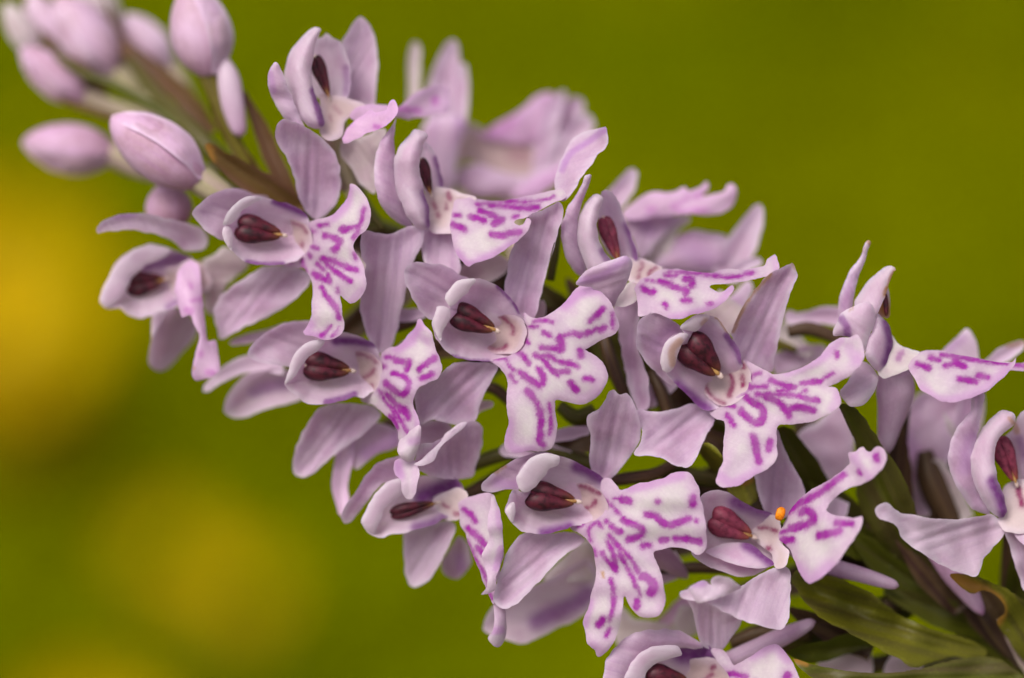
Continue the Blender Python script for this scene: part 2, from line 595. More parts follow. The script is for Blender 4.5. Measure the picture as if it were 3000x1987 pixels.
class Flower:
    def __init__(self, crop, z0, throat, name="flower", label=None):
        self.c, self.z0 = crop, z0
        self.k = CROPS[crop][2]
        self.t = q(crop, [throat])[0]
        self.root = empty(name, point(self.t[0], self.t[1], z0), orchid)
        if label:
            self.root["label"] = label
        self.used = False
    def pts(self, p):
        return p if isinstance(p, np.ndarray) else q(self.c, p)
    def ctl(self, zc):
        if isinstance(zc, (int, float)):
            return float(zc)
        a = q(self.c, zc)
        return np.column_stack((a, [r[2] for r in zc]))
    def S(self, name, outline, zc, mat, marks=(), blush=(), rust=(), **kw):
        kw.setdefault("origin", self.t)
        if name == "throat" and "bowl" in kw:               # its inner edge sinks into the hood
            zc = [(x, y, z + (16 if z <= -135 else 14)) for x, y, z in zc]
        if name == "petal_tip":                             # the curled tip faces outward
            zc = [(x, y, z * 0.4 + 6) for x, y, z in zc]
            kw["bowl"] = (-5, 1)
            kw["white"] = kw.get("white", 0) * 0.75
        if name == "lip":
            kw["wave"] = kw.get("wave", 4) * 1.9
        if "split" in kw:
            kw["split"] = q(self.c, kw["split"])
        mk = [(self.pts(l), w / self.k) for l, w in marks]
        bl = [(self.pts(b[0]), b[1] / self.k, b[2] if len(b) > 2 else 0.9) for b in blush]
        ru = [(self.pts(b[0]), b[1] / self.k, b[2] if len(b) > 2 else 0.8) for b in rust]
        return sheet(self.root, name, self.pts(outline), self.ctl(zc), M[mat], marks=mk, blush=bl, rust=ru, dz=self.z0 + kw.pop("dz", 0), **kw)
    def hood(self, outline, A, B, depth=130, zA=0, zB=-115, mat="petal", **kw):
        zB = zB * 0.75
        kw["blush"] = [(b[0], b[1] * 1.45, *b[2:]) for b in kw.get("blush", ())]
        a, b = np.array(A, float), np.array(B, float)
        n = np.array((-(b - a)[1], (b - a)[0])) * 0.5
        m = (a + b) / 2
        zm = (zA + zB) / 2
        zc = [(*a, zA), (*b, zB), (*m, zm), (*(m + n), zm), (*(m - n), zm)]
        self.S("petal", outline, zc, mat, bowl=(depth * 0.62, 0.85), split=[A, B], **kw)
    def R(self, name, rows, mat, **kw):
        a = q(self.c, rows)
        rr = [(a[i, 0], a[i, 1], rows[i][2], rows[i][3] / self.k) for i in range(len(rows))]
        out, ctl = ribbon_outline(rr)
        kw.setdefault("origin", a[0])
        kw.setdefault("bowl", (rows[len(rows) // 2][3] / self.k * 0.18, 0.95))
        return sheet(self.root, name, out, np.array(ctl), M[mat], dz=self.z0, **kw)
    def T(self, name, rows, mat, **kw):
        a = q(self.c, rows)
        return tube(self.root, name, [(a[i, 0], a[i, 1], rows[i][2] + self.z0, rows[i][3] / self.k) for i in range(len(rows))], M[mat], **kw)
    def anther(self, A, B, W, z=-45, zb=None, mat="anther", narrow=1.0, tip=True):
        a, b = q(self.c, [A])[0], q(self.c, [B])[0]
        w = W / self.k
        zb = z if zb is None else zb
        d = b - a
        L = np.linalg.norm(d)
        d /= L
        n = np.array((-d[1], d[0]))
        turn = rng.uniform(-.22, .22)
        for s in (-1, 1):
            rows = []
            fat = rng.uniform(.9, 1.1)
            for t, off, r in ((-.04, .10, .04), (.02, .14, .21), (.14, .17, .30), (.30, .175, .32), (.44, .165, .29), (.56, .155, .235), (.7, .145, .185), (.84, .125, .13), (.95, .10, .07), (1, .10, .015)):
                p = a + d * L * t + n * s * off * w * narrow
                rows.append((p[0], p[1], self.z0 + z + (zb - z) * t + s * turn * w * (1 - t) * .5, r * w * fat))
            tube(self.root, "anther_lobe", rows, M[mat], per=4, ring=16)
        rows = []
        for t, r in ((.46, .02), (.58, .04), (.7, .06), (.85, .07), (.97, .07), (1.04, .05), (1.06, .01)):
            p = a + d * L * t
            rows.append((p[0], p[1], self.z0 + z + (zb - z) * t - 0.01 * w, r * w))
        tube(self.root, "rostellum", rows, M["yellow"], per=4, ring=12)
        if tip:
            rows = []
            for t, r in ((.96, .02), (1.0, .06), (1.06, .085), (1.13, .065), (1.17, .02)):
                p = a + d * L * t
                rows.append((p[0], p[1], self.z0 + zb - 6, r * w))
            tube(self.root, "viscidium", rows, M["paste"], per=4, ring=12)
            rows = []
            for t, r in ((-.07, .02), (-.03, .13), (.04, .17), (.10, .14), (.16, .02)):
                p = a + d * L * t
                rows.append((p[0], p[1], self.z0 + z - 22, r * w))
            tube(self.root, "anther_cap", rows, M["paste"], per=4, ring=12)
    def ovary(self, back=260, r=28, start=None, zs=-170, mat="ovary", bract=True):
        st = smooth_open(STEM, 12)
        t = self.t if start is None else q(self.c, [start])[0]
        i = int(np.argmin(((st[:, :2] - t) ** 2).sum(1)))
        acc = 0
        while i > 0 and acc < back:
            acc += np.linalg.norm(st[i, :2] - st[i - 1, :2])
            i -= 1
        s = st[i]
        m = (t * 0.45 + s[:2] * 0.55)
        zz = self.z0 + zs
        rows = [(t[0] * 1.02 - m[0] * .02, t[1] * 1.02 - m[1] * .02, zz + 8, 1), (t[0], t[1], zz, r * .7), (t[0] * .8 + m[0] * .2, t[1] * .8 + m[1] * .2, zz - 50, r), (m[0], m[1], (zz - 80 + s[2]) / 2 - 10, r * 1.15),
                (m[0] * .4 + s[0] * .6, m[1] * .4 + s[1] * .6, s[2] * .8 + zz * .2, r), (s[0], s[1], s[2], r * .6)]
        tube(self.root, "ovary", rows, M[mat], per=6, ring=18, ribs=6, rib=0.13)
        if bract:
            e = s[:2] + (t - s[:2]) * 0.72
            out, ctl = ribbon_outline([(s[0], s[1], s[2] + 20, 70), (s[0] * .6 + e[0] * .4 + 14, s[1] * .6 + e[1] * .4 + 14, s[2] * .7 + zz * .3 + 30, 95),
                                       (s[0] * .25 + e[0] * .75 + 10, s[1] * .25 + e[1] * .75 + 10, s[2] * .4 + zz * .6 + 10, 62), (e[0], e[1], zz - 40, 8)])
            sheet(orchid, "bract", out, np.array(ctl), M["bract_dark" if rng.uniform() < .5 else "ovary"], origin=s[:2], bowl=(26, .95), step=10, thick=14)

def unpoint(w):
    r = Vector(w) - CENTRE
    z = -r.dot(FWD) / PX
    f = PX * (DIST - z * PX) / DIST
    return (1500 + r.dot(RIGHT) / f, 993.5 - r.dot(UPV) / f, z)

low = [(*unpoint(foot.lerp(foot_top, t) + Vector((0.006 * math.sin(t * 3.1), 0, 0))), 92) for t in (-0.03, 0.25, 0.5, 0.75)]
tube(orchid, "stem", low + STEM, M["stem"], per=9, ring=24, ribs=9, rib=0.035)

# ------------------------------------------------------------------ open flowers facing the lens
# -- middle flower
f = Flower("c6", 0, (880, 680), label="fully open flower facing out in the middle of the spike")
cam_d.dof.focus_object = f.root                     # the lens is focused on this flower
f.ovary(300, 30)
f.S("dorsal_sepal", [(280,575),(205,520),(150,440),(120,370),(85,300),(80,240),(100,195),(160,167),(250,170),(350,182),(420,215),(480,255),(560,300),(520,420),(400,540)],
    [(480,450,-110),(300,380,-55),(95,220,-5),(140,420,-25),(420,220,-60)], "sepal", bowl=(22,.9), white=.12)
f.S("lateral_sepal", np.vstack((q("c3", [(1140,1560),(1150,1470),(1170,1390),(1230,1290),(1290,1140),(1420,1075),(1500,1035),(1540,1020),(1567,1060),(1570,1120),(1530,1235),(1490,1400),(1450,1560)]),
    q("c6", [(1150,20),(1100,200),(1060,330),(1040,430),(1000,560),(900,570),(800,420),(790,330)]))),
    [(930,560,-130),(930,300,-90),(1000,0,-50),(1100,-150,-10),(850,300,-100),(1080,200,-85)], "sepal", bowl=(26,.9))
f.S("lateral_sepal", [(440,880),(580,870),(690,870),(745,905),(700,1000),(660,1090),(620,1180),(575,1290),(480,1312),(400,1305),(300,1275),(250,1290),(205,1312),(190,1290),(165,1200),(152,1120),(165,1060),(250,1010),(330,960),(400,905)],
    [(680,890,-85),(450,1080,-80),(190,1240,-95),(170,1080,-70),(560,1280,-130)], "sepal", bowl=(24,.9))
f.hood([(372,410),(410,350),(460,300),(520,280),(600,280),(680,300),(750,340),(810,395),(860,450),(895,510),(930,560),(940,640),(925,720),(880,790),(820,830),(760,850),(680,868),(580,862),(480,850),(420,825),(370,785),(320,720),(290,650),(278,600),(295,540),(315,490),(345,480),(395,520),(405,470)],
    (385,478), (900,690), 140, blush=[([(745,338),(810,402),(860,460),(895,515)],16),([(420,826),(520,855),(610,865),(680,864)],14)])
f.S("petal_tip", [(372,410),(400,362),(450,308),(520,282),(585,288),(555,340),(530,390),(480,430),(430,468),(400,475)], [(372,410,14),(520,285,8),(530,390,-30),(430,460,6)], "petal", white=.8, wave=2, bowl=(-6,1))
f.S("petal_tip", [(315,487),(345,480),(390,500),(402,550),(375,610),(350,660),(340,725),(310,690),(283,620),(279,590),(295,540)], [(315,487,14),(290,600,10),(400,550,-26),(340,720,2)], "petal", white=.75, wave=2, bowl=(-6,1))
f.S("throat", [(740,555),(800,535),(880,545),(935,600),(950,680),(925,750),(870,800),(790,815),(700,800),(635,745),(630,690),(690,620)], [(640,700,-150),(740,560,-140),(940,660,-45),(860,800,-60),(800,680,-115)], "throat", bowl=(38,.9), wave=1,
    marks=[([(735,552),(765,548),(800,570),(835,605),(852,640),(850,675)],11),([(640,710),(655,745),(700,770),(750,780),(790,770),(805,750)],12)])
f.S("lip", [(925,525),(985,555),(1060,555),(1130,515),(1200,465),(1260,400),(1310,345),(1350,320),(1420,330),(1480,370),(1530,430),(1565,490),(1590,560),(1605,620),(1580,670),(1520,700),(1440,735),(1385,765),(1355,785),(1400,810),(1450,850),(1500,900),(1525,960),(1515,1020),(1480,1085),(1430,1135),(1360,1168),(1290,1170),(1210,1150),(1152,1140),(1150,1200),(1158,1300),(1155,1380),(1140,1450),(1110,1490),(1060,1505),(980,1500),(900,1510),(820,1512),(795,1475),(790,1435),(805,1370),(815,1300),(808,1230),(800,1150),(808,1080),(812,1020),(800,960),(760,915),(715,880),(690,862),(760,850),(830,825),(880,790),(922,720),(940,650),(930,580)],
    [(940,650,-48),(870,800,-50),(1000,760,-5),(1100,620,5),(1550,480,20),(1350,325,-35),(1220,440,-20),(1400,1000,55),(1500,950,40),(1300,1165,30),(950,1480,0),(820,1500,-25),(900,1100,10),(800,1000,-35),(720,880,-60),(1150,1120,30),(1350,790,20),(1600,620,0),(1140,1450,15)], "lip", wave=3,
    blush=[([(1220,470),(1320,390),(1450,360)],70,.8),([(830,1300),(820,1420),(880,1490),(1000,1490)],60,.6),([(1330,1130),(1450,1080)],60,.4)],
    marks=[([(1005,585),(1070,580),(1130,590)],18),([(950,625),(990,620),(1030,620)],14),([(1070,660),(1110,685)],34),([(1055,770),(1130,775),(1185,775)],32),([(1190,780),(1195,740),(1180,705)],50),([(1210,690),(1250,675),(1290,670)],20),([(1290,670),(1325,680)],40),([(1325,680),(1370,665)],16),([(1370,672),(1440,640)],34),([(1465,645),(1500,630)],36),([(1400,580),(1440,540),(1490,490)],38),([(1550,530),(1558,630)],18),([(940,720),(960,735)],18),([(1010,818),(1060,850),(1120,920),(1165,960)],30),([(1040,830),(1110,830),(1170,865),(1240,880),(1310,905)],30),([(1190,940),(1240,940)],34),([(1325,790),(1335,830)],36),([(1255,1020),(1300,1070)],40),([(1365,985),(1410,995)],34),([(890,800),(935,840),(965,880)],26),([(1030,920),(1070,980),(1060,1020)],40),([(905,945),(960,985),(1030,1040)],42),([(950,1070),(1000,1130),(1035,1200),(1050,1280),(1045,1350),(1040,1430),(1060,1455)],40),([(1110,1170),(1120,1280),(1112,1385)],18),([(830,965),(865,1015)],22),([(882,540),(905,542)],20),([(903,580),(910,600)],14),([(934,630),(935,700)],7),([(715,845),(780,845)],12),([(805,850),(815,890),(855,925)],12)])
f.anther((430,520), (715,640), 215, -62)

# -- upper left flower
f = Flower("c5", -55, (1250, 640), label="open flower facing out below the brown bract near the bud cluster")
f.ovary(260, 28)
f.S("dorsal_sepal", [(480,640),(400,600),(300,535),(230,460),(203,400),(210,375),(260,310),(340,240),(430,190),(560,165),(700,185),(780,215),(900,260),(760,420),(600,560)],
    [(700,400,-160),(400,380,-60),(210,390,-20),(560,170,-90),(400,595,-60)], "sepal", bowl=(20,.9), white=.15)
f.S("lateral_sepal", q("full", [(637,300),(645,282),(658,275),(700,290),(745,320),(775,355),(787,400),(785,450),(770,480),(735,508),(712,495),(690,455),(680,410),(660,360),(640,330)]),
    np.column_stack((q("full", [(735,500),(640,300),(700,400),(785,400),(690,330)]), (-150,10,-60,-70,-30))) if 0 else [(1280,420,-140),(960,-380,5),(1180,0,-70),(1560,0,-90),(1100,-250,-30)], "sepal", bowl=(22,.9))
f.S("lateral_sepal", [(1060,880),(850,890),(700,970),(560,1060),(440,1180),(390,1290),(400,1380),(430,1450),(450,1540),(520,1520),(650,1450),(800,1390),(950,1310),(1080,1230),(1180,1150),(1280,1020),(1250,930)],
    [(1150,950,-140),(800,1150,-170),(440,1450,-240),(560,1080,-200),(1000,1280,-180)], "sepal", bowl=(20,.9))
f.hood([(490,505),(500,440),(540,370),(600,300),(680,250),(770,230),(870,245),(970,275),(1080,305),(1180,345),(1245,405),(1285,500),(1290,620),(1250,760),(1150,830),(1030,860),(900,868),(780,865),(690,840),(600,780),(540,710),(490,640),(480,570),(485,525),(520,515)],
    (505,512), (1260,600), 120, -20, -120, blush=[([(960,285),(1080,330),(1180,375),(1245,405)],44,1.0),([(700,838),(820,862),(930,866),(1030,860)],26,.9)])
f.S("petal_tip", [(488,505),(500,440),(560,340),(640,270),(740,235),(840,250),(740,310),(660,370),(620,440),(560,495)], [(490,500,-6),(740,240,-12),(620,440,-48),(660,370,-44)], "petal", white=.6, wave=2, bowl=(-6,1))
f.S("petal_tip", [(485,525),(530,515),(560,560),(575,640),(570,720),(555,740),(500,660),(480,590)], [(485,530,-6),(500,650,-8),(575,640,-45)], "petal", white=.6, wave=2, bowl=(-6,1))
f.S("throat", [(1000,480),(1100,440),(1220,480),(1300,570),(1300,690),(1240,780),(1120,810),(1020,770),(960,690),(990,600)], [(970,640,-165),(1290,620,-75),(1120,450,-130),(1130,800,-130)], "throat", bowl=(34,.9), wave=1,
    marks=[([(1080,465),(1150,490),(1210,520),(1245,565)],15),([(1000,690),(1060,715),(1130,715),(1200,690),(1215,670)],20)], mstr=.7)
f.S("lip", [(1270,480),(1340,455),(1420,430),(1500,390),(1570,330),(1620,250),(1645,180),(1645,122),(1690,125),(1740,170),(1790,240),(1830,330),(1840,420),(1830,490),(1790,550),(1740,590),(1700,640),(1680,690),(1700,750),(1740,810),(1770,870),(1780,950),(1795,1020),(1790,1100),(1760,1160),(1710,1200),(1650,1222),(1600,1190),(1558,1152),(1570,1250),(1585,1350),(1585,1440),(1560,1510),(1500,1550),(1400,1560),(1320,1530),(1240,1510),(1225,1480),(1270,1410),(1295,1330),(1300,1230),(1305,1130),(1295,1040),(1270,970),(1210,900),(1040,880),(1040,860),(1150,835),(1220,780),(1275,700),(1290,600)],
    [(1290,560,-75),(1230,830,-95),(1050,870,-125),(1450,700,0),(1650,130,-10),(1800,400,35),(1560,340,-10),(1700,640,35),(1750,1000,70),(1650,1210,50),(1500,1150,35),(1400,1300,30),(1240,1500,15),(1560,1500,55)], "lip", wave=3,
    blush=[([(1640,180),(1600,330),(1500,430)],90,.7),([(1290,1420),(1260,1490),(1380,1540)],80,.7),([(1750,1100),(1660,1200)],50,.4)],
    marks=[([(1355,505),(1440,495)],26),([(1560,550),(1620,535),(1730,500),(1760,430),(1780,360)],30),([(1580,545),(1625,538)],58),([(1740,500),(1710,560),(1680,610)],30),([(1425,600),(1500,620),(1550,650),(1535,700),(1500,730)],50),([(1305,700),(1340,715)],30),([(1270,770),(1285,795)],24),([(1395,810),(1480,830),(1580,870),(1640,900),(1700,910)],46),([(1400,810),(1470,890),(1560,960),(1650,1020)],40),([(1350,855),(1400,905)],30),([(1310,945),(1380,985),(1455,1015)],46),([(1455,1015),(1445,950)],38),([(1385,1075),(1430,1150),(1490,1210),(1530,1290),(1545,1360)],34),([(1450,1170),(1510,1250)],50),([(1390,1510),(1440,1470),(1470,1430)],36),([(1535,1080),(1540,1110)],18),([(1545,1440),(1520,1490),(1480,1520)],16),([(1690,770),(1700,810)],18),([(1205,820),(1215,880),(1245,930)],18),([(1300,550),(1330,560)],18),([(1110,830)],34)])
f.anther((615,515), (1010,590), 262, -78)

# -- left lower flower whose lip folds down
f = Flower("d1", -50, (1320, 520), label="open flower with folded drooping middle lip lobe beside the middle flower")
f.ovary(320, 28)
f.S("dorsal_sepal", [(640,455),(500,440),(400,415),(335,375),(333,345),(380,270),(440,210),(520,160),(620,120),(720,108),(830,110),(980,200),(820,420)],
    [(820,320,-150),(500,300,-90),(335,360,-50),(620,130,-100),(500,440,-80)], "sepal", bowl=(18,.9), white=.15)
f.S("lateral_sepal", np.vstack((q("c3", [(22,1290),(28,1262),(65,1240),(140,1255),(230,1270),(330,1235),(440,1205),(500,1230),(495,1340),(440,1440),(405,1540)]),
    q("d1", [(1500,40),(1480,160),(1440,270),(1400,335),(1300,345),(1240,220),(1210,100),(1190,20)]), q("full", [(834,690),(832,640),(845,620),(846,610),(834,590)]))),
    [(1340,320,-130),(1350,0,-110),(1200,-420,-30),(1550,-400,-80),(1190,-200,-40)], "sepal", bowl=(18,.9), wave=8)
f.S("lateral_sepal", [(960,745),(870,780),(800,870),(750,960),(710,1050),(680,1150),(668,1230),(690,1290),(740,1310),(800,1290),(850,1260),(940,1170),(1060,1080),(1180,1000),(1290,900),(1350,820),(1280,750),(1100,735)],
    [(1150,760,-130),(1000,960,-150),(740,1300,-200),(700,1080,-170),(1100,1050,-180)], "sepal", bowl=(22,.9))
f.hood([(605,590),(625,530),(650,450),(680,370),(730,310),(800,265),(880,245),(980,205),(1060,190),(1140,205),(1220,240),(1290,280),(1330,350),(1350,450),(1345,560),(1300,640),(1220,690),(1140,690),(1050,715),(960,737),(860,745),(770,735),(700,680),(650,640)],
    (615,588), (1330,480), 115, -10, -115, blush=[([(1000,258),(1100,258),(1200,268),(1295,280)],40,1.0),([(930,732),(1020,712),(1090,692),(1145,668)],28,.9)])
f.S("petal_tip", [(605,590),(640,480),(680,370),(740,300),(820,258),(920,262),(870,330),(800,380),(750,440),(700,520),(650,562)], [(605,590,-4),(740,300,-2),(920,265,-40),(750,440,-48),(650,555,-20)], "petal", white=.5, wave=2, bowl=(-6,1))
f.S("throat", [(1080,380),(1180,335),(1290,360),(1355,450),(1350,570),(1290,650),(1180,650),(1100,580),(1075,470)], [(1090,480,-160),(1345,480,-70),(1190,340,-125),(1190,640,-125)], "throat", bowl=(32,.9), wave=1,
    marks=[([(1150,355),(1220,365),(1280,395),(1310,430)],12),([(1140,550),(1200,545),(1270,510),(1300,475)],18),([(1215,660)],24),([(1275,605)],18)], mstr=.75)
f.S("lip", [(1350,350),(1400,315),(1480,290),(1540,240),(1590,180),(1625,140),(1635,100),(1660,95),(1690,140),(1740,200),(1755,260),(1770,330),(1800,390),(1818,450),(1810,510),(1780,550),(1700,580),(1640,610),(1600,680),(1600,760),(1630,830),(1650,900),(1648,960),(1570,1010),(1490,1020),(1470,940),(1430,870),(1370,810),(1310,760),(1200,720),(1190,690),(1290,650),(1340,570),(1345,450)],
    [(1345,460,-75),(1240,690,-105),(1450,560,10),(1640,110,-5),(1540,250,-20),(1810,450,40),(1750,300,30),(1640,620,50),(1620,800,40),(1560,980,25),(1480,980,-10),(1380,800,-50)], "lip", wave=3,
    blush=[([(1640,140),(1580,250),(1480,310)],80,.8),([(1620,200),(1700,260)],60,.6),([(1610,700),(1630,900)],36,.5)],
    marks=[([(1385,385),(1440,390),(1470,400)],26),([(1460,405),(1515,415)],40),([(1562,420),(1542,480)],40),([(1640,475),(1690,440),(1755,395)],40),([(1660,545),(1740,515)],40),([(1440,505),(1520,530),(1560,580),(1545,640),(1500,670),(1440,630),(1385,580)],38),([(1345,455),(1375,455)],30),([(1400,670),(1460,740),(1530,790),(1560,850)],38),([(1500,780),(1555,830)],46),([(1450,760),(1490,840),(1520,910),(1550,960)],20),([(1340,640),(1380,720),(1430,780),(1460,850)],20),([(1410,830),(1460,880),(1475,930)],26),([(1310,430),(1322,450)],22)])
f.S("lip_lobe", [(1490,1015),(1560,960),(1648,900),(1652,1000),(1632,1090),(1602,1172),(1560,1182),(1500,1150),(1472,1100),(1480,1050)], [(1490,1015,10),(1640,930,55),(1600,1160,20),(1480,1090,40)], "lip", wave=6, white=.25, bowl=(-14,1), blush=[([(1580,1030),(1630,1020)],60,.6)])
f.S("lip_lobe", [(1465,1165),(1540,1165),(1605,1165),(1635,1250),(1630,1350),(1610,1430),(1570,1475),(1530,1460),(1505,1400),(1500,1330),(1460,1280),(1450,1220)], [(1465,1170,0),(1600,1180,15),(1570,1470,30),(1480,1270,20)], "lip", wave=6, white=.1, bowl=(12,1), blush=[([(1480,1200),(1490,1290)],70,.8)])
f.anther((775,445), (1105,485), 225, -70)

# -- lower middle flower
f = Flower("d3", 0, (900, 540), label="large open flower facing out below the middle flower")
f.ovary(330, 30)
f.S("dorsal_sepal", [(145,422),(138,370),(200,320),(270,270),(340,220),(420,185),(560,170),(620,260),(480,400),(370,412),(300,417),(220,432)],
    [(560,240,-90),(300,330,-30),(140,390,10),(420,185,-50)], "sepal", bowl=(16,.9), white=.2, blush=[([(240,370),(330,390),(420,350)],70,.5)], rust=[([(230,300),(290,255)],20,.6)])
f.S("lateral_sepal", q("full", [(1372,1102),(1362,1060),(1366,1010),(1358,980),(1358,962),(1385,945),(1398,925),(1408,905),(1420,900),(1432,912),(1450,908),(1465,930),(1478,970),(1481,1000),(1475,1025),(1455,1055),(1425,1095),(1402,1112)]),
    [(900,330,-120),(950,200,-80),(1000,0,-30),(950,-200,10),(840,0,-20),(1180,0,-50)], "sepal", bowl=(22,.9))
f.S("lateral_sepal", [(720,690),(600,700),(450,690),(390,715),(340,770),(300,830),(270,920),(240,1000),(225,1080),(222,1150),(260,1190),(310,1195),(370,1165),(440,1090),(520,1010),(600,920),(700,830),(815,748)],
    [(740,710,-110),(500,850,-40),(260,1180,15),(290,860,-20),(560,960,-50)], "sepal", bowl=(26,.9), white=.08)
f.T("spur", [(960,560,-90,70),(1150,720,-140,85),(1330,860,-190,75),(1450,960,-240,40),(1490,990,-260,6)], "sepal", attrs={"white": lambda e: 0})
f.hood([(378,405),(366,340),(400,270),(450,215),(520,180),(600,175),(680,195),(760,230),(840,275),(900,310),(935,350),(955,430),(955,520),(900,600),(800,640),(715,660),(650,685),(560,705),(470,705),(400,690),(350,650),(310,600),(288,550),(310,500),(325,450),(350,415),(400,430)],
    (395,432), (935,530), 130, 0, -115, blush=[([(760,262),(830,290),(900,328),(932,350)],50,1.0),([(540,698),(640,680),(712,658)],44,1.0)])
f.S("petal_tip", [(375,400),(366,335),(410,258),(470,203),(560,174),(650,198),(640,250),(570,290),(520,360),(450,425),(410,432)], [(370,390,18),(470,205,12),(640,210,-15),(520,350,-42),(420,425,0)], "petal", white=.7, wave=2, bowl=(-8,1))
f.S("petal_tip", [(289,560),(310,515),(350,495),(358,560),(342,630),(318,612)], [(290,560,10),(350,500,-15),(340,620,-10)], "petal", white=.8, wave=1, bowl=(-5,1))
f.S("throat", [(720,395),(820,375),(915,425),(965,520),(950,600),(880,635),(790,655),(690,610),(680,530)], [(690,540,-150),(960,520,-55),(820,380,-110),(800,650,-100)], "throat", bowl=(36,.9), wave=1,
    marks=[([(780,392),(830,400),(880,425),(910,440)],11),([(695,545),(730,558),(800,548),(850,525),(885,490)],17)])
f.S("lip", [(930,350),(980,342),(1020,380),(1050,420),(1120,390),(1220,360),(1320,340),(1380,310),(1440,288),(1490,295),(1530,335),(1560,390),(1570,450),(1590,520),(1600,600),(1610,680),(1615,750),(1600,810),(1560,840),(1500,810),(1420,790),(1330,800),(1268,822),(1290,900),(1320,980),(1340,1080),(1345,1160),(1320,1220),(1270,1255),(1210,1260),(1160,1240),(1120,1190),(1075,1118),(1060,1200),(1040,1300),(1010,1400),(970,1460),(900,1508),(880,1470),(830,1420),(820,1350),(800,1280),(830,1200),(850,1120),(870,1040),(885,960),(880,880),(860,790),(820,735),(760,690),(720,660),(800,640),(880,620),(940,570),(945,480),(920,420)],
    [(945,500,-55),(860,630,-55),(730,665,-85),(1000,620,0),(1050,430,-20),(1440,290,10),(1590,600,60),(1560,830,50),(1400,650,55),(1270,800,35),(1320,1150,90),(1200,1250,70),(1150,950,60),(1075,1100,40),(900,1500,0),(820,1300,-5),(900,900,0),(860,800,-25)], "lip", wave=4,
    blush=[([(1120,410),(1300,360),(1450,320)],60,.7),([(850,1150),(820,1300)],44,.7),([(870,1440),(920,1480)],70,.5)],
    rust=[([(930,960),(935,985)],16,.8),([(1050,800),(1085,850)],16,.4)],
    marks=[([(1060,482),(1105,488)],40),([(1010,470),(1030,472)],12),([(990,515),(1040,570)],19),([(945,490),(960,505)],22),([(1220,580),(1280,590),(1330,630),(1380,645),(1440,625),(1495,605)],40),([(1525,470),(1520,510)],44),([(1290,490)],22),([(1545,620)],24),([(1315,745),(1350,745)],36),([(1410,740),(1490,740),(1570,760)],38),([(1065,615),(1130,645),(1190,670),(1180,710),(1100,740)],40),([(990,655),(1040,690)],38),([(955,620),(965,632)],16),([(1195,785),(1240,775)],32),([(980,720),(1030,790),(1060,870),(1110,950),(1150,1050)],24),([(1030,780),(1110,860),(1150,930)],18),([(965,760),(1000,840),(1020,950),(970,890),(930,830)],26),([(1150,935),(1160,950)],36),([(1195,985),(1230,1000),(1270,1050),(1245,1090)],54),([(1155,1140),(1155,1180)],38),([(1165,1060),(1180,1110)],14),([(985,1000),(1005,1100),(995,1200),(975,1280)],22),([(905,1305),(935,1265)],36),([(980,1320),(955,1375)],18),([(835,680),(870,640),(905,630),(918,660)],11),([(835,690),(850,750)],11),([(870,800),(885,845)],11),([(830,608),(865,598)],16),([(770,655),(800,638)],14)])
f.anther((440,440), (745,490), 200, -58)

# -- right flower with rusty hood
f = Flower("d4", 0, (900, 840), label="open flower with rust stained hood facing out to the right")
f.ovary(330, 30)
f.S("dorsal_sepal", [(258,510),(280,420),(330,375),(400,360),(450,390),(520,440),(560,500),(520,600),(470,700),(520,840),(470,845),(380,760),(310,690),(270,620),(256,560)],
    [(500,700,-80),(380,560,-10),(290,420,15),(450,400,-20),(320,690,-30)], "sepal", bowl=(22,.9), blush=[([(400,600),(480,520)],120,.25)], white=.05)
f.S("lateral_sepal", [(1275,45),(1305,90),(1310,140),(1270,230),(1250,310),(1220,420),(1190,550),(1165,680),(1150,765),(1080,755),(1000,720),(930,690),(900,580),(883,500),(910,420),(960,320),(1020,240),(1080,170),(1130,120),(1200,80)],
    [(1000,720,-130),(1060,450,-60),(1290,80,10),(900,520,-80),(1200,520,-80)], "sepal", bowl=(22,.9), rust=[([(890,500),(930,400),(980,300),(1060,200),(1140,120)],18,.7),([(1280,50),(1300,80)],20,.4)])
f.S("lateral_sepal", [(745,1005),(620,965),(540,1000),(420,1020),(300,1010),(258,1015),(270,1060),(290,1140),(280,1220),(243,1300),(340,1310),(420,1330),(500,1370),(580,1388),(630,1360),(680,1260),(720,1170),(768,1080)],
    [(740,1030,-120),(500,1170,-70),(270,1200,-50),(600,1370,-40),(420,1020,-70)], "sepal", bowl=(20,.9))
f.hood([(545,465),(600,420),(650,390),(710,383),(780,402),(830,460),(880,540),(920,610),(945,690),(975,760),(995,860),(920,950),(820,985),(725,1008),(640,960),(560,890),(510,840),(440,760),(413,670),(430,600),(470,540),(540,512),(585,525),(562,490)],
    (572,508), (925,880), 130, 5, -115, blush=[([(850,525),(900,595),(925,640),(943,690)],24,.9),([(525,850),(590,905),(660,960),(725,1004)],48,1.0)], rust=[([(780,400),(830,460),(870,520)],10,.7)])
f.S("petal_tip", [(540,466),(600,420),(660,386),(735,398),(702,450),(650,492),(590,487)], [(540,466,20),(660,390,16),(735,398,-5),(650,490,-30)], "petal", white=.65, wave=2, bowl=(-6,1), rust=[([(710,420),(690,450)],24,.4)])
f.S("petal_tip", [(413,690),(430,600),(470,543),(540,511),(592,520),(560,580),(530,640),(505,740),(470,762),(430,745)], [(415,680,16),(470,545,18),(590,525,-20),(510,720,-32)], "petal", white=.6, wave=2, bowl=(-8,1), rust=[([(540,560),(490,620),(495,710)],36,.55)])
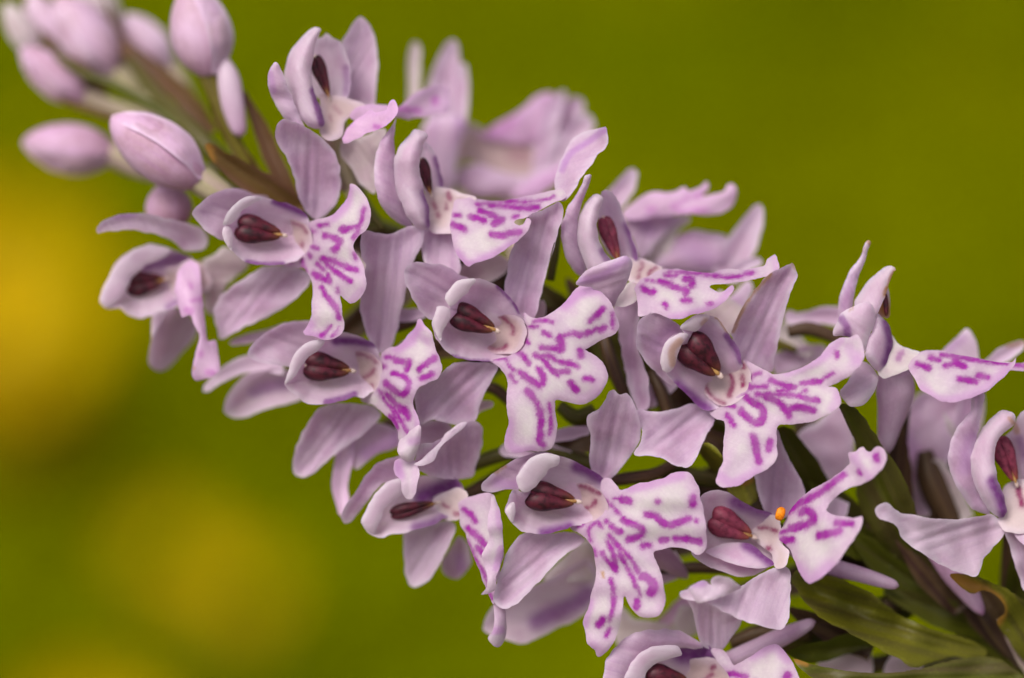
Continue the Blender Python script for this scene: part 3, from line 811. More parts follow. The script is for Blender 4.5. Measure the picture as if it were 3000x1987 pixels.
f.S("throat", [(790,700),(870,670),(960,690),(1005,780),(1010,860),(950,930),(850,985),(760,960),(690,870),(710,790)], [(705,850,-140),(1000,800,-55),(830,700,-120),(800,960,-90)], "throat", bowl=(40,.9), wave=1, white=.2,
    marks=[([(808,720),(850,750),(880,800),(885,860),(865,915)],19),([(705,850),(740,910),(790,950),(830,965)],13),([(955,718),(960,724)],22),([(948,790),(952,808)],18),([(955,840),(956,850)],12)])
f.S("lip", [(945,690),(1010,705),(1080,745),(1150,770),(1230,770),(1320,740),(1400,700),(1470,640),(1530,570),(1590,540),(1660,530),(1710,520),(1740,580),(1750,650),(1720,720),(1660,780),(1580,830),(1500,862),(1560,862),(1590,900),(1600,960),(1570,1010),(1500,1050),(1400,1095),(1290,1105),(1190,1112),(1175,1180),(1180,1260),(1170,1330),(1110,1400),(1030,1440),(960,1490),(880,1515),(800,1515),(773,1480),(790,1420),(820,1350),(825,1260),(830,1160),(830,1085),(770,1065),(730,1010),(830,975),(910,930),(990,870),(990,790)],
    [(990,800,-58),(910,930,-55),(750,1030,-90),(1100,850,0),(1080,750,-20),(1710,530,70),(1700,700,90),(1500,800,50),(1590,950,90),(1400,1080,70),(1190,1100,35),(1160,1320,70),(800,1500,70),(950,1250,30),(830,1100,-20),(1000,1450,60)], "lip", wave=3,
    blush=[([(1250,770),(1450,690),(1600,560)],50,.6),([(1650,600),(1700,680)],80,.5),([(810,1450),(900,1490),(1050,1410)],60,.6),([(1540,1000),(1580,920)],60,.4)],
    marks=[([(1140,815),(1200,840),(1290,865)],32),([(1180,885),(1240,880),(1300,860)],18),([(1000,862),(1050,858),(1110,862)],24),([(985,860),(990,820),(1030,780),(1070,770)],9),([(1045,908),(1150,910),(1280,910),(1370,935),(1450,950)],26),([(1320,910),(1365,880)],20),([(1110,920),(1190,960),(1240,1010),(1260,1050)],40),([(1260,1010),(1330,990),(1420,1020)],40),([(1345,835),(1400,830),(1470,820)],28),([(1480,810),(1550,770)],14),([(1570,635),(1575,665)],26),([(975,925),(1020,960),(1080,1000),(1085,1070),(1040,1100),(990,1060),(945,1015)],40),([(850,1045),(880,1080),(895,1110)],30),([(850,975),(900,990)],20),([(1025,1185),(1040,1260),(1060,1350)],42),([(1130,1220),(1125,1270)],38)])
f.anther((580,560), (790,770), 245, -55)

# -- flower seen from the side above the middle one
f = Flower("c3", -110, (650, 1060), label="flower seen from the side, its broad spotted lip held level")
f.ovary(250, 28)
f.S("dorsal_sepal", [(290,385),(250,440),(190,540),(140,640),(122,760),(130,900),(160,1030),(230,1130),(330,1200),(420,1225),(400,1150),(340,1030),(290,900),(280,800),(285,700),(272,560),(288,450)],
    [(380,1180,-60),(200,900,20),(200,650,10),(285,400,30),(290,900,0)], "sepal", bowl=(-22,.9))
f.S("petal", [(470,640),(500,560),(560,600),(605,700),(632,800),(648,920),(610,990),(540,980),(480,900)], [(560,600,-90),(640,900,-90),(480,700,-120),(540,960,-80)], "petal", bowl=(30,.9), blush=[([(590,690),(625,800),(643,920)],36,.8)])
f.anther((475,700), (550,950), 110, -50, -40)
f.S("petal", [(532,508),(490,478),(430,468),(380,520),(310,610),(280,680),(263,780),(270,880),(310,1000),(370,1120),(440,1215),(520,1235),(547,1200),(547,1110),(522,1010),(492,900),(470,790),(470,690),(500,600)],
    [(500,490,10),(280,780,0),(360,700,40),(500,900,30),(540,1180,0),(400,1100,20)], "petal", bowl=(-45,.9), white=.22, blush=[([(505,960),(538,1080),(540,1195)],56,.9)])
f.S("throat", [(500,950),(600,910),(700,920),(800,960),(900,1000),(780,1090),(730,1160),(720,1260),(560,1250),(530,1150)], [(540,1000,-70),(700,950,-60),(850,1000,-20),(700,1200,0),(600,1100,-70)], "throat", white=.25, wave=2,
    marks=[([(580,1040),(590,1070)],20),([(690,960),(700,1000)],26),([(670,1040),(670,1070)],18),([(605,1110),(610,1130)],16),([(830,1040),(870,1030)],12),([(750,1060),(760,1030),(790,1010)],12)], mstr=.7)
f.S("lip", [(740,1010),(850,990),(960,1010),(1060,1020),(1150,1010),(1300,980),(1400,960),(1500,930),(1560,900),(1610,930),(1590,990),(1520,1020),(1450,1060),(1380,1100),(1280,1140),(1220,1155),(1190,1180),(1220,1205),(1260,1190),(1290,1150),(1320,1170),(1290,1240),(1230,1310),(1160,1370),(1080,1420),(1000,1460),(920,1490),(845,1522),(800,1490),(760,1430),(730,1360),(710,1270),(700,1200),(715,1130),(730,1070)],
    [(740,1080,10),(850,1000,-20),(1150,1015,-20),(1560,930,20),(1200,1160,90),(1300,1180,105),(850,1510,115),(720,1250,40),(1000,1250,90),(1230,1300,120)], "lip", wave=3,
    blush=[([(760,1420),(850,1500),(1000,1440),(1200,1330)],60,.7)],
    marks=[([(910,1045),(1000,1035),(1080,1030),(1180,1020),(1280,1020)],18),([(1000,1050),(1100,1050),(1170,1065),(1260,1075),(1370,1065)],34),([(930,1090),(1010,1120),(1090,1165)],38),([(1090,1165),(1045,1185)],54),([(865,1135),(920,1155),(960,1165)],40),([(725,1195),(780,1220),(820,1230)],40),([(1190,1135),(1220,1130)],20),([(1020,1270),(1110,1285),(1160,1260),(1230,1255)],42),([(740,1130),(775,1128)],18),([(1310,1015),(1420,1010),(1500,985)],12)])
f.S("lip_lobe", [(1890,448),(1912,500),(1914,560),(1890,612),(1840,652),(1790,730),(1740,800),(1680,880),(1620,980),(1570,1020),(1520,980),(1500,880),(1530,760),(1580,640),(1620,560),(1700,500),(1800,470)],
    [(1560,980,30),(1650,780,60),(1890,460,80),(1800,470,20),(1560,720,10),(1900,600,70)], "sepal", white=.12, bowl=(14,.9), blush=[([(1890,470),(1750,570),(1620,660),(1560,780)],36,.7)])
f.S("lateral_sepal", [(490,1230),(700,1240),(725,1330),(765,1430),(785,1500),(775,1568),(720,1625),(560,1625),(505,1480),(485,1350)], [(600,1240,-40),(640,1600,-30),(760,1450,-40),(500,1400,-50)], "sepal", bowl=(14,.9))

# -- flower seen from the side to the right of it
f = Flower("d5", -100, (840, 920), label="flower seen from the side with forked spotted lip over the rust stained flower")
f.ovary(260, 28)
f.S("dorsal_sepal", [(416,38),(402,110),(372,200),(335,300),(300,400),(285,520),(295,640),(330,780),(380,930),(385,1000),(300,970),(220,880),(170,770),(140,640),(138,500),(180,400),(230,290),(290,200),(340,110),(358,48)],
    [(340,960,-60),(220,600,20),(280,300,40),(400,50,70),(320,760,-10)], "sepal", bowl=(-20,.9), white=.05)
f.S("petal", [(505,215),(545,178),(580,185),(640,240),(680,330),(720,430),(760,540),(800,640),(832,730),(835,810),(770,860),(680,830),(600,790),(530,700),(470,560),(470,470),(490,330)],
    [(545,185,0),(720,430,-70),(830,790,-60),(480,500,-110),(600,780,-80)], "petal", bowl=(40,.9), blush=[([(740,500),(790,640),(822,750),(826,805)],70,.9)])
f.anther((530,440), (660,810), 165, -45, -30, "anther_red")
f.S("petal", [(522,245),(480,213),(430,228),(370,300),(310,400),(280,500),(273,600),(300,720),(340,830),(390,920),(470,970),(560,930),(610,850),(560,785),(512,690),(482,600),(475,480),(490,380),(512,310)],
    [(500,230,30),(290,560,10),(400,500,50),(480,600,40),(580,850,20),(400,900,20)], "petal", bowl=(-40,.9), white=.3, blush=[([(515,740),(560,820),(600,850)],50,.6)])
f.S("throat", [(690,800),(830,795),(920,815),(1010,865),(1070,900),(960,970),(870,1040),(760,1010),(720,900)], [(700,850,-70),(1050,900,-30),(850,1020,10),(850,850,-60)], "throat", white=.2, wave=2,
    marks=[([(880,850),(885,865)],30),([(870,905),(862,925)],20),([(855,950),(850,975)],20),([(940,970),(955,930),(1010,895)],16)], mstr=.8)
f.S("lip", [(860,1010),(940,970),(1020,920),(1120,900),(1240,910),(1380,930),(1520,940),(1620,908),(1720,900),(1830,915),(1950,890),(2010,870),(2030,810),(2100,765),(2125,820),(2140,890),(2100,940),(2000,980),(1880,1010),(1740,1025),(1620,1040),(1540,1050),(1503,1070),(1540,1100),(1590,1120),(1650,1095),(1710,1050),(1727,1085),(1690,1150),(1640,1200),(1560,1260),(1470,1300),(1360,1320),(1260,1350),(1160,1368),(1090,1345),(1000,1310),(900,1330),(850,1330),(842,1240),(830,1170),(810,1090)],
    [(850,1050,20),(1020,920,-10),(1240,910,0),(1600,920,10),(2100,800,60),(2050,960,90),(1500,1060,100),(1720,1070,120),(1200,1100,90),(1160,1360,130),(860,1320,100),(1500,1290,130)], "lip", wave=2,
    blush=[([(1150,1350),(1350,1310),(1550,1250),(1700,1090)],70,.7),([(2100,800),(2110,900)],60,.4)],
    marks=[([(1130,935),(1250,932),(1380,945),(1500,955),(1640,980),(1760,970),(1900,935)],26),([(1090,962),(1190,970)],18),([(1040,1020),(1120,1045),(1200,1080),(1290,1100),(1280,1130)],46),([(1280,995),(1340,1010),(1340,1050)],52),([(890,1080),(960,1120),(985,1110)],50),([(930,1010),(980,1015)],16),([(1255,1195),(1330,1190)],32),([(1090,1230),(1105,1255)],36),([(1480,1220),(1520,1215)],26)])
f.S("lateral_sepal", [(280,1045),(310,990),(360,930),(450,880),(560,830),(660,800),(740,778),(787,820),(797,880),(772,960),(722,1070),(662,1150),(620,1250),(560,1250),(500,1150),(420,1080),(350,1060)],
    [(640,1200,60),(560,960,120),(300,1030,110),(760,800,135),(780,900,120)], "sepal", white=.15, bowl=(-16,.9), blush=[([(320,1010),(520,960),(740,800)],70,.55)])
f.S("lateral_sepal", [(620,1230),(650,1140),(720,1060),(800,1000),(870,1030),(850,1120),(820,1200),(700,1250)], [(640,1200,40),(840,1030,10),(830,1180,30)], "cream", white=.15)
f.S("lateral_sepal", q("d4", [(110,310),(180,285),(252,280),(278,380),(268,500),(264,580),(290,680),(325,770),(340,880),(334,1005),(270,1012),(215,900),(180,740),(150,580),(128,440)]),
    [(780,1220,-10),(800,1600,-40),(900,2100,-60),(700,1500,-50)], "sepal", bowl=(18,.9))

# -- topmost open flower
f = Flower("c2", -130, (880, 1300), label="topmost open flower standing upright beside the bud cluster")
f.ovary(200, 26, mat="pale_stalk", bract=False)
f.S("lateral_sepal", [(1200,193),(1260,230),(1320,320),(1370,430),(1390,580),(1402,750),(1392,900),(1372,1050),(1352,1220),(1200,1250),(1060,1220),(1040,1000),(1040,800),(1000,600),(985,480),(1050,380),(1110,270)],
    [(1200,1200,-170),(1200,700,-160),(1200,220,-140)], "sepal", bowl=(24,.9), white=.12)
f.S("petal", [(610,680),(690,440),(760,428),(810,385),(880,430),(960,470),(1012,560),(1062,700),(1082,850),(1075,1000),(1050,1130),(900,1180),(740,1150),(620,1000)],
    [(810,400,-70),(1070,850,-80),(640,800,-130),(900,1150,-90)], "petal", bowl=(36,.9), blush=[([(1035,780),(1050,950),(1030,1080)],60,.5)], white=.15)
f.anther((675,660), (830,1090), 190, -60, -50)
f.S("petal", [(750,345),(690,318),(620,338),(540,420),(450,500),(390,600),(345,720),(328,850),(340,980),(390,1100),(440,1250),(520,1380),(620,1460),(720,1475),(790,1420),(755,1280),(712,1150),(662,1020),(640,900),(640,760),(662,620),(705,450)],
    [(720,340,0),(340,850,-30),(480,800,20),(650,850,20),(760,1400,20),(450,1250,0)], "petal", bowl=(-40,.9), white=.25, blush=[([(655,1040),(700,1200),(755,1410)],64,.9)])
f.S("lateral_sepal", [(218,707),(265,740),(312,830),(352,950),(402,1080),(452,1220),(522,1380),(570,1520),(460,1500),(380,1400),(300,1330),(230,1220),(170,1100),(138,980),(133,880),(160,780)],
    [(520,1450,20),(280,1000,60),(220,730,90)], "sepal", bowl=(-14,.9), white=.08, blush=[([(160,850),(200,1050)],60,.5)])
f.S("throat", [(730,1100),(860,1085),(1000,1110),(1150,1160),(1260,1210),(1160,1290),(1090,1340),(1010,1420),(990,1560),(850,1620),(730,1520),(740,1300)], [(760,1150,-60),(1200,1200,-70),(850,1600,0),(900,1350,-50)], "throat", wave=2, white=.05, marks=[([(850,1340),(860,1380)],20),([(900,1220),(960,1300)],24)], mstr=.35)
f.S("lip", [(1080,1340),(1150,1250),(1280,1205),(1400,1200),(1520,1210),(1640,1230),(1760,1120),(1900,1030),(2050,980),(2200,1000),(2230,1100),(2210,1280),(2050,1300),(1900,1350),(1750,1370),(1600,1350),(1450,1300),(1300,1320),(1150,1380)],
    [(1100,1340,-30),(1500,1250,-80),(2100,1000,-250),(2100,1280,-210)], "pink", white=.12, marks=[([(1640,1250),(1750,1262),(1880,1275)],46),([(2060,1140),(2060,1170)],70)], mstr=.6)
f.S("lip_lobe", [(995,1590),(1040,1480),(1090,1420),(1200,1340),(1330,1262),(1370,1290),(1490,1260),(1530,1190),(1585,1143),(1622,1200),(1627,1300),(1590,1360),(1490,1440),(1380,1500),(1260,1540),(1150,1600),(1060,1640),(1005,1640)],
    [(1020,1600,20),(1100,1400,10),(1330,1270,50),(1590,1160,100),(1400,1480,80)], "pink", white=.05, marks=[([(1040,1410)],70),([(1100,1310)],44),([(1370,1450),(1400,1460)],44)], mstr=.7)
f.S("lateral_sepal", q("e3", [(0,1090),(130,1065),(330,985),(310,1130),(262,1300),(265,1480),(150,1420),(80,1300),(0,1200)]), [(1000,1600,-90),(1400,1500,-60),(1300,2000,-80)], "cream", bowl=(14,.9))
f.T("ovary", [(860,1480,-60,110),(850,1700,-120,100),(900,1900,-180,80),(1000,2150,-260,70)], "pale_stalk", ribs=6, rib=.06)

# -- left flower seen from the side
f = Flower("e2", -280, (700, 640), label="soft edged flower standing out on the left below the buds")
f.ovary(260, 28, mat="pale_stalk", bract=False)
f.S("lateral_sepal", [(830,520),(900,480),(1000,420),(1150,540),(1080,620),(1000,690),(960,800),(900,900),(840,850)], [(840,700,-60),(1100,560,-100),(950,800,-90)], "cream")
f.S("dorsal_sepal", [(90,322),(80,290),(120,240),(200,200),(320,180),(450,190),(600,220),(720,250),(830,300),(868,380),(830,440),(700,445),(640,390),(560,350),(450,320),(300,295),(180,310)],
    [(800,380,-20),(500,260,60),(90,300,130)], "sepal", bowl=(12,.9), white=.12, blush=[([(200,205),(350,190)],30,.5)])
f.S("lateral_sepal", [(490,880),(640,860),(740,900),(790,980),(770,1060),(700,1150),(620,1240),(560,1290),(490,1290),(448,1240),(455,1120),(470,1000)], [(640,900,-60),(540,1270,-150),(600,1080,-110)], "sepal", bowl=(16,.9), white=.15)
f.hood([(103,810),(110,760),(160,660),(200,560),(250,490),(330,440),(440,403),(560,420),(680,460),(760,500),(780,620),(740,740),(660,840),(560,870),(480,900),(380,922),(300,900),(240,850),(160,858)],
    (120,812), (750,620), 110, 0, -60, blush=[([(430,545),(540,528),(640,500),(700,490)],56,.8),([(580,845),(640,810)],24,.6)])
f.S("petal_tip", [(103,812),(110,760),(200,565),(300,460),(440,406),(600,435),(560,490),(420,560),(330,640),(270,740),(210,820),(150,855)], [(105,800,10),(250,500,5),(600,440,-20),(300,660,-35),(200,810,-10)], "petal", white=.3, bowl=(-10,1), wave=2)
f.anther((300,690), (550,650), 185, -62)
f.S("throat", [(530,590),(660,550),(740,510),(850,560),(890,700),(780,770),(600,750)], [(540,660,-110),(740,520,-30),(860,650,-40),(700,760,-50)], "throat", wave=2)
f.S("lip", [(650,610),(690,540),(750,508),(800,550),(820,700),(832,820),(842,960),(862,1080),(922,1080),(945,1200),(952,1290),(900,1335),(840,1352),(780,1362),(753,1320),(770,1220),(790,1120),(808,1040),(770,960),(745,905),(680,922),(655,850),(650,770),(630,730)],
    [(700,560,20),(740,720,60),(700,900,70),(830,1000,80),(860,1330,100),(800,700,40)], "pink", white=.12, wave=7, marks=[([(720,865),(750,870)],36),([(740,800),(820,790)],18),([(745,680),(750,700)],20),([(815,1165),(815,1180)],26),([(870,1300),(900,1305)],36)], mstr=.5, rust=[([(765,1270),(765,1290)],14,.7)])

# -- lower left flower whose lip edge is rolled
f = Flower("d2", -110, (850, 520), label="flower with a narrow lip rolled along its edge, hanging low on the left")
f.ovary(300, 28)
f.S("dorsal_sepal", [(110,592),(130,530),(200,430),(260,340),(330,260),(420,210),(540,185),(600,260),(480,350),(380,380),(310,460),(240,545),(172,622),(130,637)], [(520,240,-40),(300,360,-20),(120,600,-40)], "sepal", bowl=(10,.9), white=.05)
f.S("lateral_sepal", [(520,700),(560,680),(760,620),(860,640),(830,760),(780,860),(730,950),(660,1030),(600,1052),(550,1030),(530,950),(523,850)], [(760,650,-80),(600,1040,-130),(680,840,-100)], "sepal", bowl=(16,.9), white=.1)
f.S("lateral_sepal", [(775,900),(830,800),(880,720),(940,760),(970,880),(940,950),(880,1002),(820,997),(782,960)], [(880,740,-140),(870,980,-200),(800,880,-170)], "sepal", blush=[([(890,860),(900,920)],70,.6)])
f.hood([(248,632),(270,560),(310,480),(370,400),(440,350),(540,335),(640,325),(740,318),(840,330),(900,380),(920,460),(890,540),(830,590),(790,602),(720,642),(620,672),(520,702),(440,712),(370,730),(300,702)],
    (270,640), (890,460), 100, 0, -70, blush=[([(640,462),(720,432),(800,402),(860,385)],74,1.0),([(600,662),(700,640),(780,600)],44,.8)])
f.S("petal_tip", [(248,632),(280,540),(340,430),(430,352),(530,345),(510,440),(450,490),(400,540),(372,612),(332,700),(285,690)], [(250,630,8),(430,355,8),(520,420,-30),(370,620,-20)], "petal", white=.4, bowl=(-12,1), wave=2)
f.anther((445,575), (720,505), 105, -55)
f.S("throat", [(680,500),(770,440),(870,400),(940,440),(915,540),(890,610),(800,615),(740,580)], [(690,520,-100),(920,450,-20),(880,600,-20),(800,520,-70)], "throat", white=.25, wave=1, marks=[([(860,570),(885,575)],22),([(780,510),(810,530)],10)], mstr=.7)
f.S("lip", [(880,500),(950,460),(1040,440),(1100,443),(1130,490),(1150,560),(1165,660),(1175,760),(1175,850),(1150,960),(1120,1070),(1112,1165),(1085,1120),(1050,1030),(1010,930),(960,800),(920,700),(890,620),(885,550)],
    [(890,540,-10),(1090,450,60),(1160,700,100),(1100,1150,100),(950,780,40)], "lip", wave=2,
    marks=[([(915,545),(960,575),(990,620)],30),([(945,670),(1000,720),(1055,775)],34),([(1005,795),(1040,835)],28),([(940,750),(990,860),(1050,960),(1100,1120)],18)])
f.S("lip_lobe", [(1105,445),(1140,520),(1165,640),(1177,800),(1152,920),(1122,1010),(1127,1060),(1080,1097),(1028,1102),(1060,1060),(1070,980),(1045,900),(1040,830),(1080,740),(1070,650),(1085,560)],
    [(1110,460,90),(1170,760,125),(1050,860,140),(1040,1095,150),(1080,600,115)], "lip", wave=8, white=.1, blush=[([(1130,930),(1160,800)],34,.7),([(1140,560),(1150,660)],30,.5)])
f.S("lip_lobe", [(1115,1150),(1180,1180),(1195,1300),(1190,1400),(1150,1442),(1100,1427),(1073,1390),(1108,1340),(1115,1250)], [(1140,1180,100),(1140,1420,110),(1190,1300,90)], "lip", wave=6, blush=[([(1120,1340),(1160,1335)],40,.7)])
f.S("lateral_sepal", np.vstack((q("d2", [(592,252),(600,200),(620,125),(700,108),(800,60),(880,0)]), q("full", [(1050,990),(1090,973),(1112,985)]), q("d2", [(1042,80),(1022,180),(992,280),(965,330),(870,345),(720,330),(640,300)]))),
    [(900,320,-60),(950,60,-10),(620,200,60),(800,200,0)], "sepal", wave=6, bowl=(16,.9))
f.S("sepal_fold", [(590,247),(640,257),(720,222),(760,152),(820,82),(900,22),(940,-30),(880,-25),(800,45),(760,105),(690,165),(620,230)], [(600,245,85),(760,140,50),(920,-20,20)], "sepal", wave=4, white=.3)

# -- flower carrying an orange grain
f = Flower("d7", -20, (800, 800), label="half turned flower with a forked lip next to the large leaf like bract")
f.ovary(330, 28)
f.S("lateral_sepal", [(850,20),(890,110),(940,230),(1000,340),(1050,450),(1070,540),(1010,640),(900,700),(770,660),(720,560),(690,450),(676,380),(640,200),(760,60)],
    [(850,640,-110),(860,300,-90),(800,60,-70),(1040,480,-100)], "sepal", bowl=(14,.9))
f.T("spur", [(930,900,-120,60),(1100,1000,-130,66),(1300,1080,-120,66),(1500,1135,-110,60),(1660,1185,-100,50),(1750,1212,-95,36),(1785,1222,-95,6)], "sepal", attrs={"white": lambda e: 0})
f.hood([(200,975),(220,800),(240,650),(270,530),(330,495),(400,488),(480,510),(560,553),(650,600),(740,640),(810,665),(850,720),(880,800),(880,900),(850,1000),(835,1055),(780,1090),(680,1135),(580,1147),(470,1130),(350,1085),(260,1030)],
    (240,780), (870,860), 90, 0, -100, blush=[([(540,575),(650,615),(740,642),(800,660)],80,.9)])
f.S("petal", [(300,960),(420,900),(560,890),(650,900),(730,960),(835,1055),(700,1085),(560,1065),(430,1015)], [(320,960,-30),(560,900,-60),(830,1045,-10),(560,1060,0)], "petal", wave=2, bowl=(-10,1), blush=[([(620,910),(720,970),(825,1050)],80,1.0)])
f.anther((345,690), (650,835), 235, -60, mat="anther_red")
f.S("throat", [(670,740),(780,680),(870,700),(890,800),(900,900),(945,960),(920,1070),(850,1085),(800,970),(700,890),(640,850)], [(660,820,-100),(880,720,-30),(900,1050,20),(780,820,-80)], "throat", white=.25, wave=1,
    marks=[([(715,780),(780,775),(850,800)],18),([(790,935)],30),([(845,645),(850,650)],20)])
f.S("lip", [(905,740),(950,640),(1010,570),(1080,510),(1180,450),(1280,390),(1380,310),(1410,280),(1398,200),(1450,190),(1510,158),(1540,190),(1570,200),(1620,153),(1680,168),(1692,230),(1660,320),(1590,390),(1500,440),(1400,470),(1320,530),(1250,600),(1230,640),(1270,670),(1350,690),(1430,700),(1503,678),(1508,730),(1470,820),(1410,910),(1340,1000),(1270,1090),(1180,1170),(1110,1202),(1070,1180),(1020,1110),(990,1030),(960,950),(910,900),(868,870),(870,810)],
    [(900,780,-10),(1100,520,40),(1380,330,110),(1650,200,170),(1250,630,110),(1500,720,190),(1110,1190,160),(960,950,30),(1150,850,110)], "lip", wave=3,
    blush=[([(1020,1100),(1110,1180),(1250,1080)],110,.6),([(1450,240),(1560,400)],60,.5)],
    marks=[([(940,650),(1020,590),(1110,545),(1200,490),(1280,430),(1360,370)],42),([(1610,220),(1620,260)],36),([(1475,340),(1485,360)],30),([(1035,660),(1080,640),(1120,670),(1125,720),(1080,750),(1010,770),(960,785)],54),([(880,815),(960,785)],20),([(905,875),(960,860)],46),([(1310,740),(1420,745)],44),([(1180,835),(1260,820),(1330,800)],54)])
f.S("lateral_sepal", [(840,1080),(940,1080),(957,1200),(952,1380),(940,1480),(900,1545),(850,1555),(760,1535),(640,1500),(580,1480),(450,1420),(330,1350),(240,1340),(130,1315),(112,1270),(180,1240),(250,1200),(330,1210),(420,1262),(580,1222),(700,1140)],
    [(880,1090,-10),(850,1450,60),(400,1340,110),(130,1290,140)], "sepal", wave=6, bowl=(26,.9), white=.15)
f.S("sepal_fold", [(180,1240),(230,1200),(300,1185),(360,1240),(345,1180),(380,1145),(430,1140),(520,1180),(580,1235),(470,1290),(330,1330),(240,1345),(200,1290)], [(200,1240,150),(400,1150,165),(560,1230,120),(300,1320,140)], "sepal", white=.3, wave=14, blush=[([(220,1210),(290,1200)],50,.6)])

# -- flower in profile on the right
f = Flower("d6", -70, (900, 1060), label="flower in profile with browned hood edge and long level lip")
f.ovary(260, 28)
f.S("dorsal_sepal", [(640,138),(657,165),(632,240),(602,330),(562,430),(532,540),(517,650),(490,800),(420,800),(408,650),(430,530),(470,420),(520,340),(570,270),(602,180)], [(460,760,-60),(480,500,-30),(640,150,0)], "sepal", bowl=(-10,.9), blush=[([(450,640),(520,420)],60,.3)], rust=[([(635,140),(655,170)],24,.7),([(590,230),(610,200)],14,.4)])
f.S("petal", [(842,372),(812,343),(760,350),(690,400),(610,480),(560,550),(528,620),(560,720),(690,720),(745,600),(792,480)], [(820,350,10),(560,600,-10),(720,560,20)], "petal", bowl=(-24,.9), white=.2, rust=[([(840,365),(800,460),(760,560)],22,.9)])
f.T("anther_lobe", [(768,545,-4,4),(768,570,-2,16),(772,640,0,20),(775,700,0,14),(776,725,0,3)], "anther")
f.S("petal", [(690,650),(745,590),(778,500),(800,560),(792,730),(740,730),(700,720)], [(720,680,-10),(780,520,-10),(790,700,-20)], "petal", wave=2, rust=[([(740,640),(770,680)],120,.95)])
f.S("petal", [(690,690),(742,732),(792,790),(817,870),(823,950),(803,1030),(773,1095),(720,1140),(660,1100),(612,1000),(640,890),(680,780)], [(720,720,20),(815,900,0),(680,1050,40),(740,1100,20)], "petal", bowl=(-26,.9), blush=[([(775,770),(802,880),(795,1000),(770,1080)],64,1.0)])
f.S("lateral_sepal", [(500,893),(430,873),(373,870),(380,800),(420,720),(500,660),(600,618),(662,640),(692,690),(682,780),(642,880),(612,985),(540,970)], [(400,850,60),(560,760,70),(680,700,50),(560,960,60)], "petal", bowl=(-20,.9), white=.2, blush=[([(430,740),(470,800),(480,870)],44,.8)], rust=[([(500,680),(520,655)],12,.7)])
f.S("throat", [(810,870),(870,935),(960,975),(1040,1000),(1020,1090),(910,1140),(760,1200),(710,1140),(780,1070)], [(820,900,-20),(1000,1010,0),(750,1180,30),(880,1050,10)], "cream", white=.2, wave=2, marks=[([(890,1000),(870,1050)],30)], mstr=.6)
f.S("lip", [(950,1070),(1020,1000),(1180,993),(1300,1012),(1500,1046),(1700,1080),(1740,1070),(1768,1038),(1762,1090),(1702,1162),(1622,1232),(1542,1292),(1430,1342),(1310,1372),(1200,1377),(1110,1335),(1030,1285),(985,1210),(950,1140)],
    [(960,1100,30),(1180,1000,0),(1760,1050,60),(1200,1370,110),(1500,1300,110),(1250,1180,80)], "lip", wave=3, blush=[([(1050,1280),(1200,1360),(1450,1320),(1700,1140)],70,.55)],
    marks=[([(1110,1040),(1180,1065)],36),([(1020,1095),(1100,1120)],42),([(1220,1095),(1300,1090),(1370,1110),(1300,1062)],40),([(1200,1018),(1400,1050),(1550,1072),(1700,1088)],24),([(1340,1205),(1460,1225)],40),([(1480,1180),(1550,1190)],38)])
f.S("lip_lobe", [(1450,1050),(1600,1070),(1829,1080),(1900,1060),(1960,1100),(1900,1160),(1829,1142),(1700,1135),(1560,1110)], [(1500,1080,0),(1700,1100,-20),(1900,1100,-30)], "lip", marks=[([(1760,1095),(1860,1100)],26)])
f.S("lateral_sepal", [(540,1080),(640,1080),(715,1180),(692,1280),(652,1350),(602,1402),(550,1422),(490,1412),(440,1340),(428,1290),(480,1230),(510,1160)], [(620,1100,0),(500,1400,60),(600,1250,30)], "sepal", bowl=(-14,.9), white=.25)
f.T("spur", [(840,1130,-40,120),(845,1280,-70,150),(830,1420,-90,125),(800,1560,-110,95),(770,1720,-130,60),(755,1790,-140,10)], "sepal", attrs={"white": lambda e: .05})

# -- flower cut by the right side of the picture
f = Flower("d8", -50, (1010, 700), label="flower at the foot of the spike with wide pale wing sepal over the stem")
f.ovary(200, 30, start=(1010, 760))
f.S("dorsal_sepal", [(857,92),(842,180),(827,260),(815,320),(800,400),(805,500),(835,600),(885,715),(800,695),(740,620),(690,530),(666,430),(680,350),(720,260),(780,190),(795,108)], [(840,680,-40),(720,450,0),(830,120,30)], "sepal", bowl=(-14,.9), blush=[([(780,330),(760,480)],70,.4)])
f.S("petal", [(1000,280),(1040,195),(1080,175),(1150,200),(1180,400),(1150,600),(1060,580),(970,440),(940,340)], [(1050,220,-40),(1150,500,-60),(980,400,-90)], "petal", bowl=(20,.9), rust=[([(1000,230),(1025,290)],24,.5)], blush=[([(1040,330),(1090,480)],40,.5)])
f.anther((930,330), (1015,545), 125, -40, mat="anther_red")
f.S("petal", [(1017,203),(960,178),(910,200),(850,270),(800,360),(780,430),(790,520),(830,620),(880,705),(950,742),(975,705),(955,620),(922,540),(905,450),(910,380),(940,310),(1010,262)], [(960,190,10),(800,450,0),(900,500,35),(960,720,10)], "petal", bowl=(-30,.9), white=.2, blush=[([(895,550),(938,640),(960,725)],54,1.0)], rust=[([(985,225),(1010,250)],16,.6)])
f.S("throat", [(960,570),(1040,540),(1140,560),(1160,790),(970,810),(930,750)], [(960,650,-50),(1140,600,-40),(980,800,10),(1140,790,10)], "throat", white=.3, marks=[([(1035,590),(1050,670)],20)])
f.S("lip", [(1000,800),(1080,760),(1250,740),(1400,800),(1450,950),(1350,1050),(1200,1000),(1080,900)], [(1020,800,10),(1400,900,60),(1250,760,20)], "lip", marks=[([(1150,820),(1220,830)],30),([(1260,880),(1330,900)],34),([(1150,900),(1210,920)],26)])
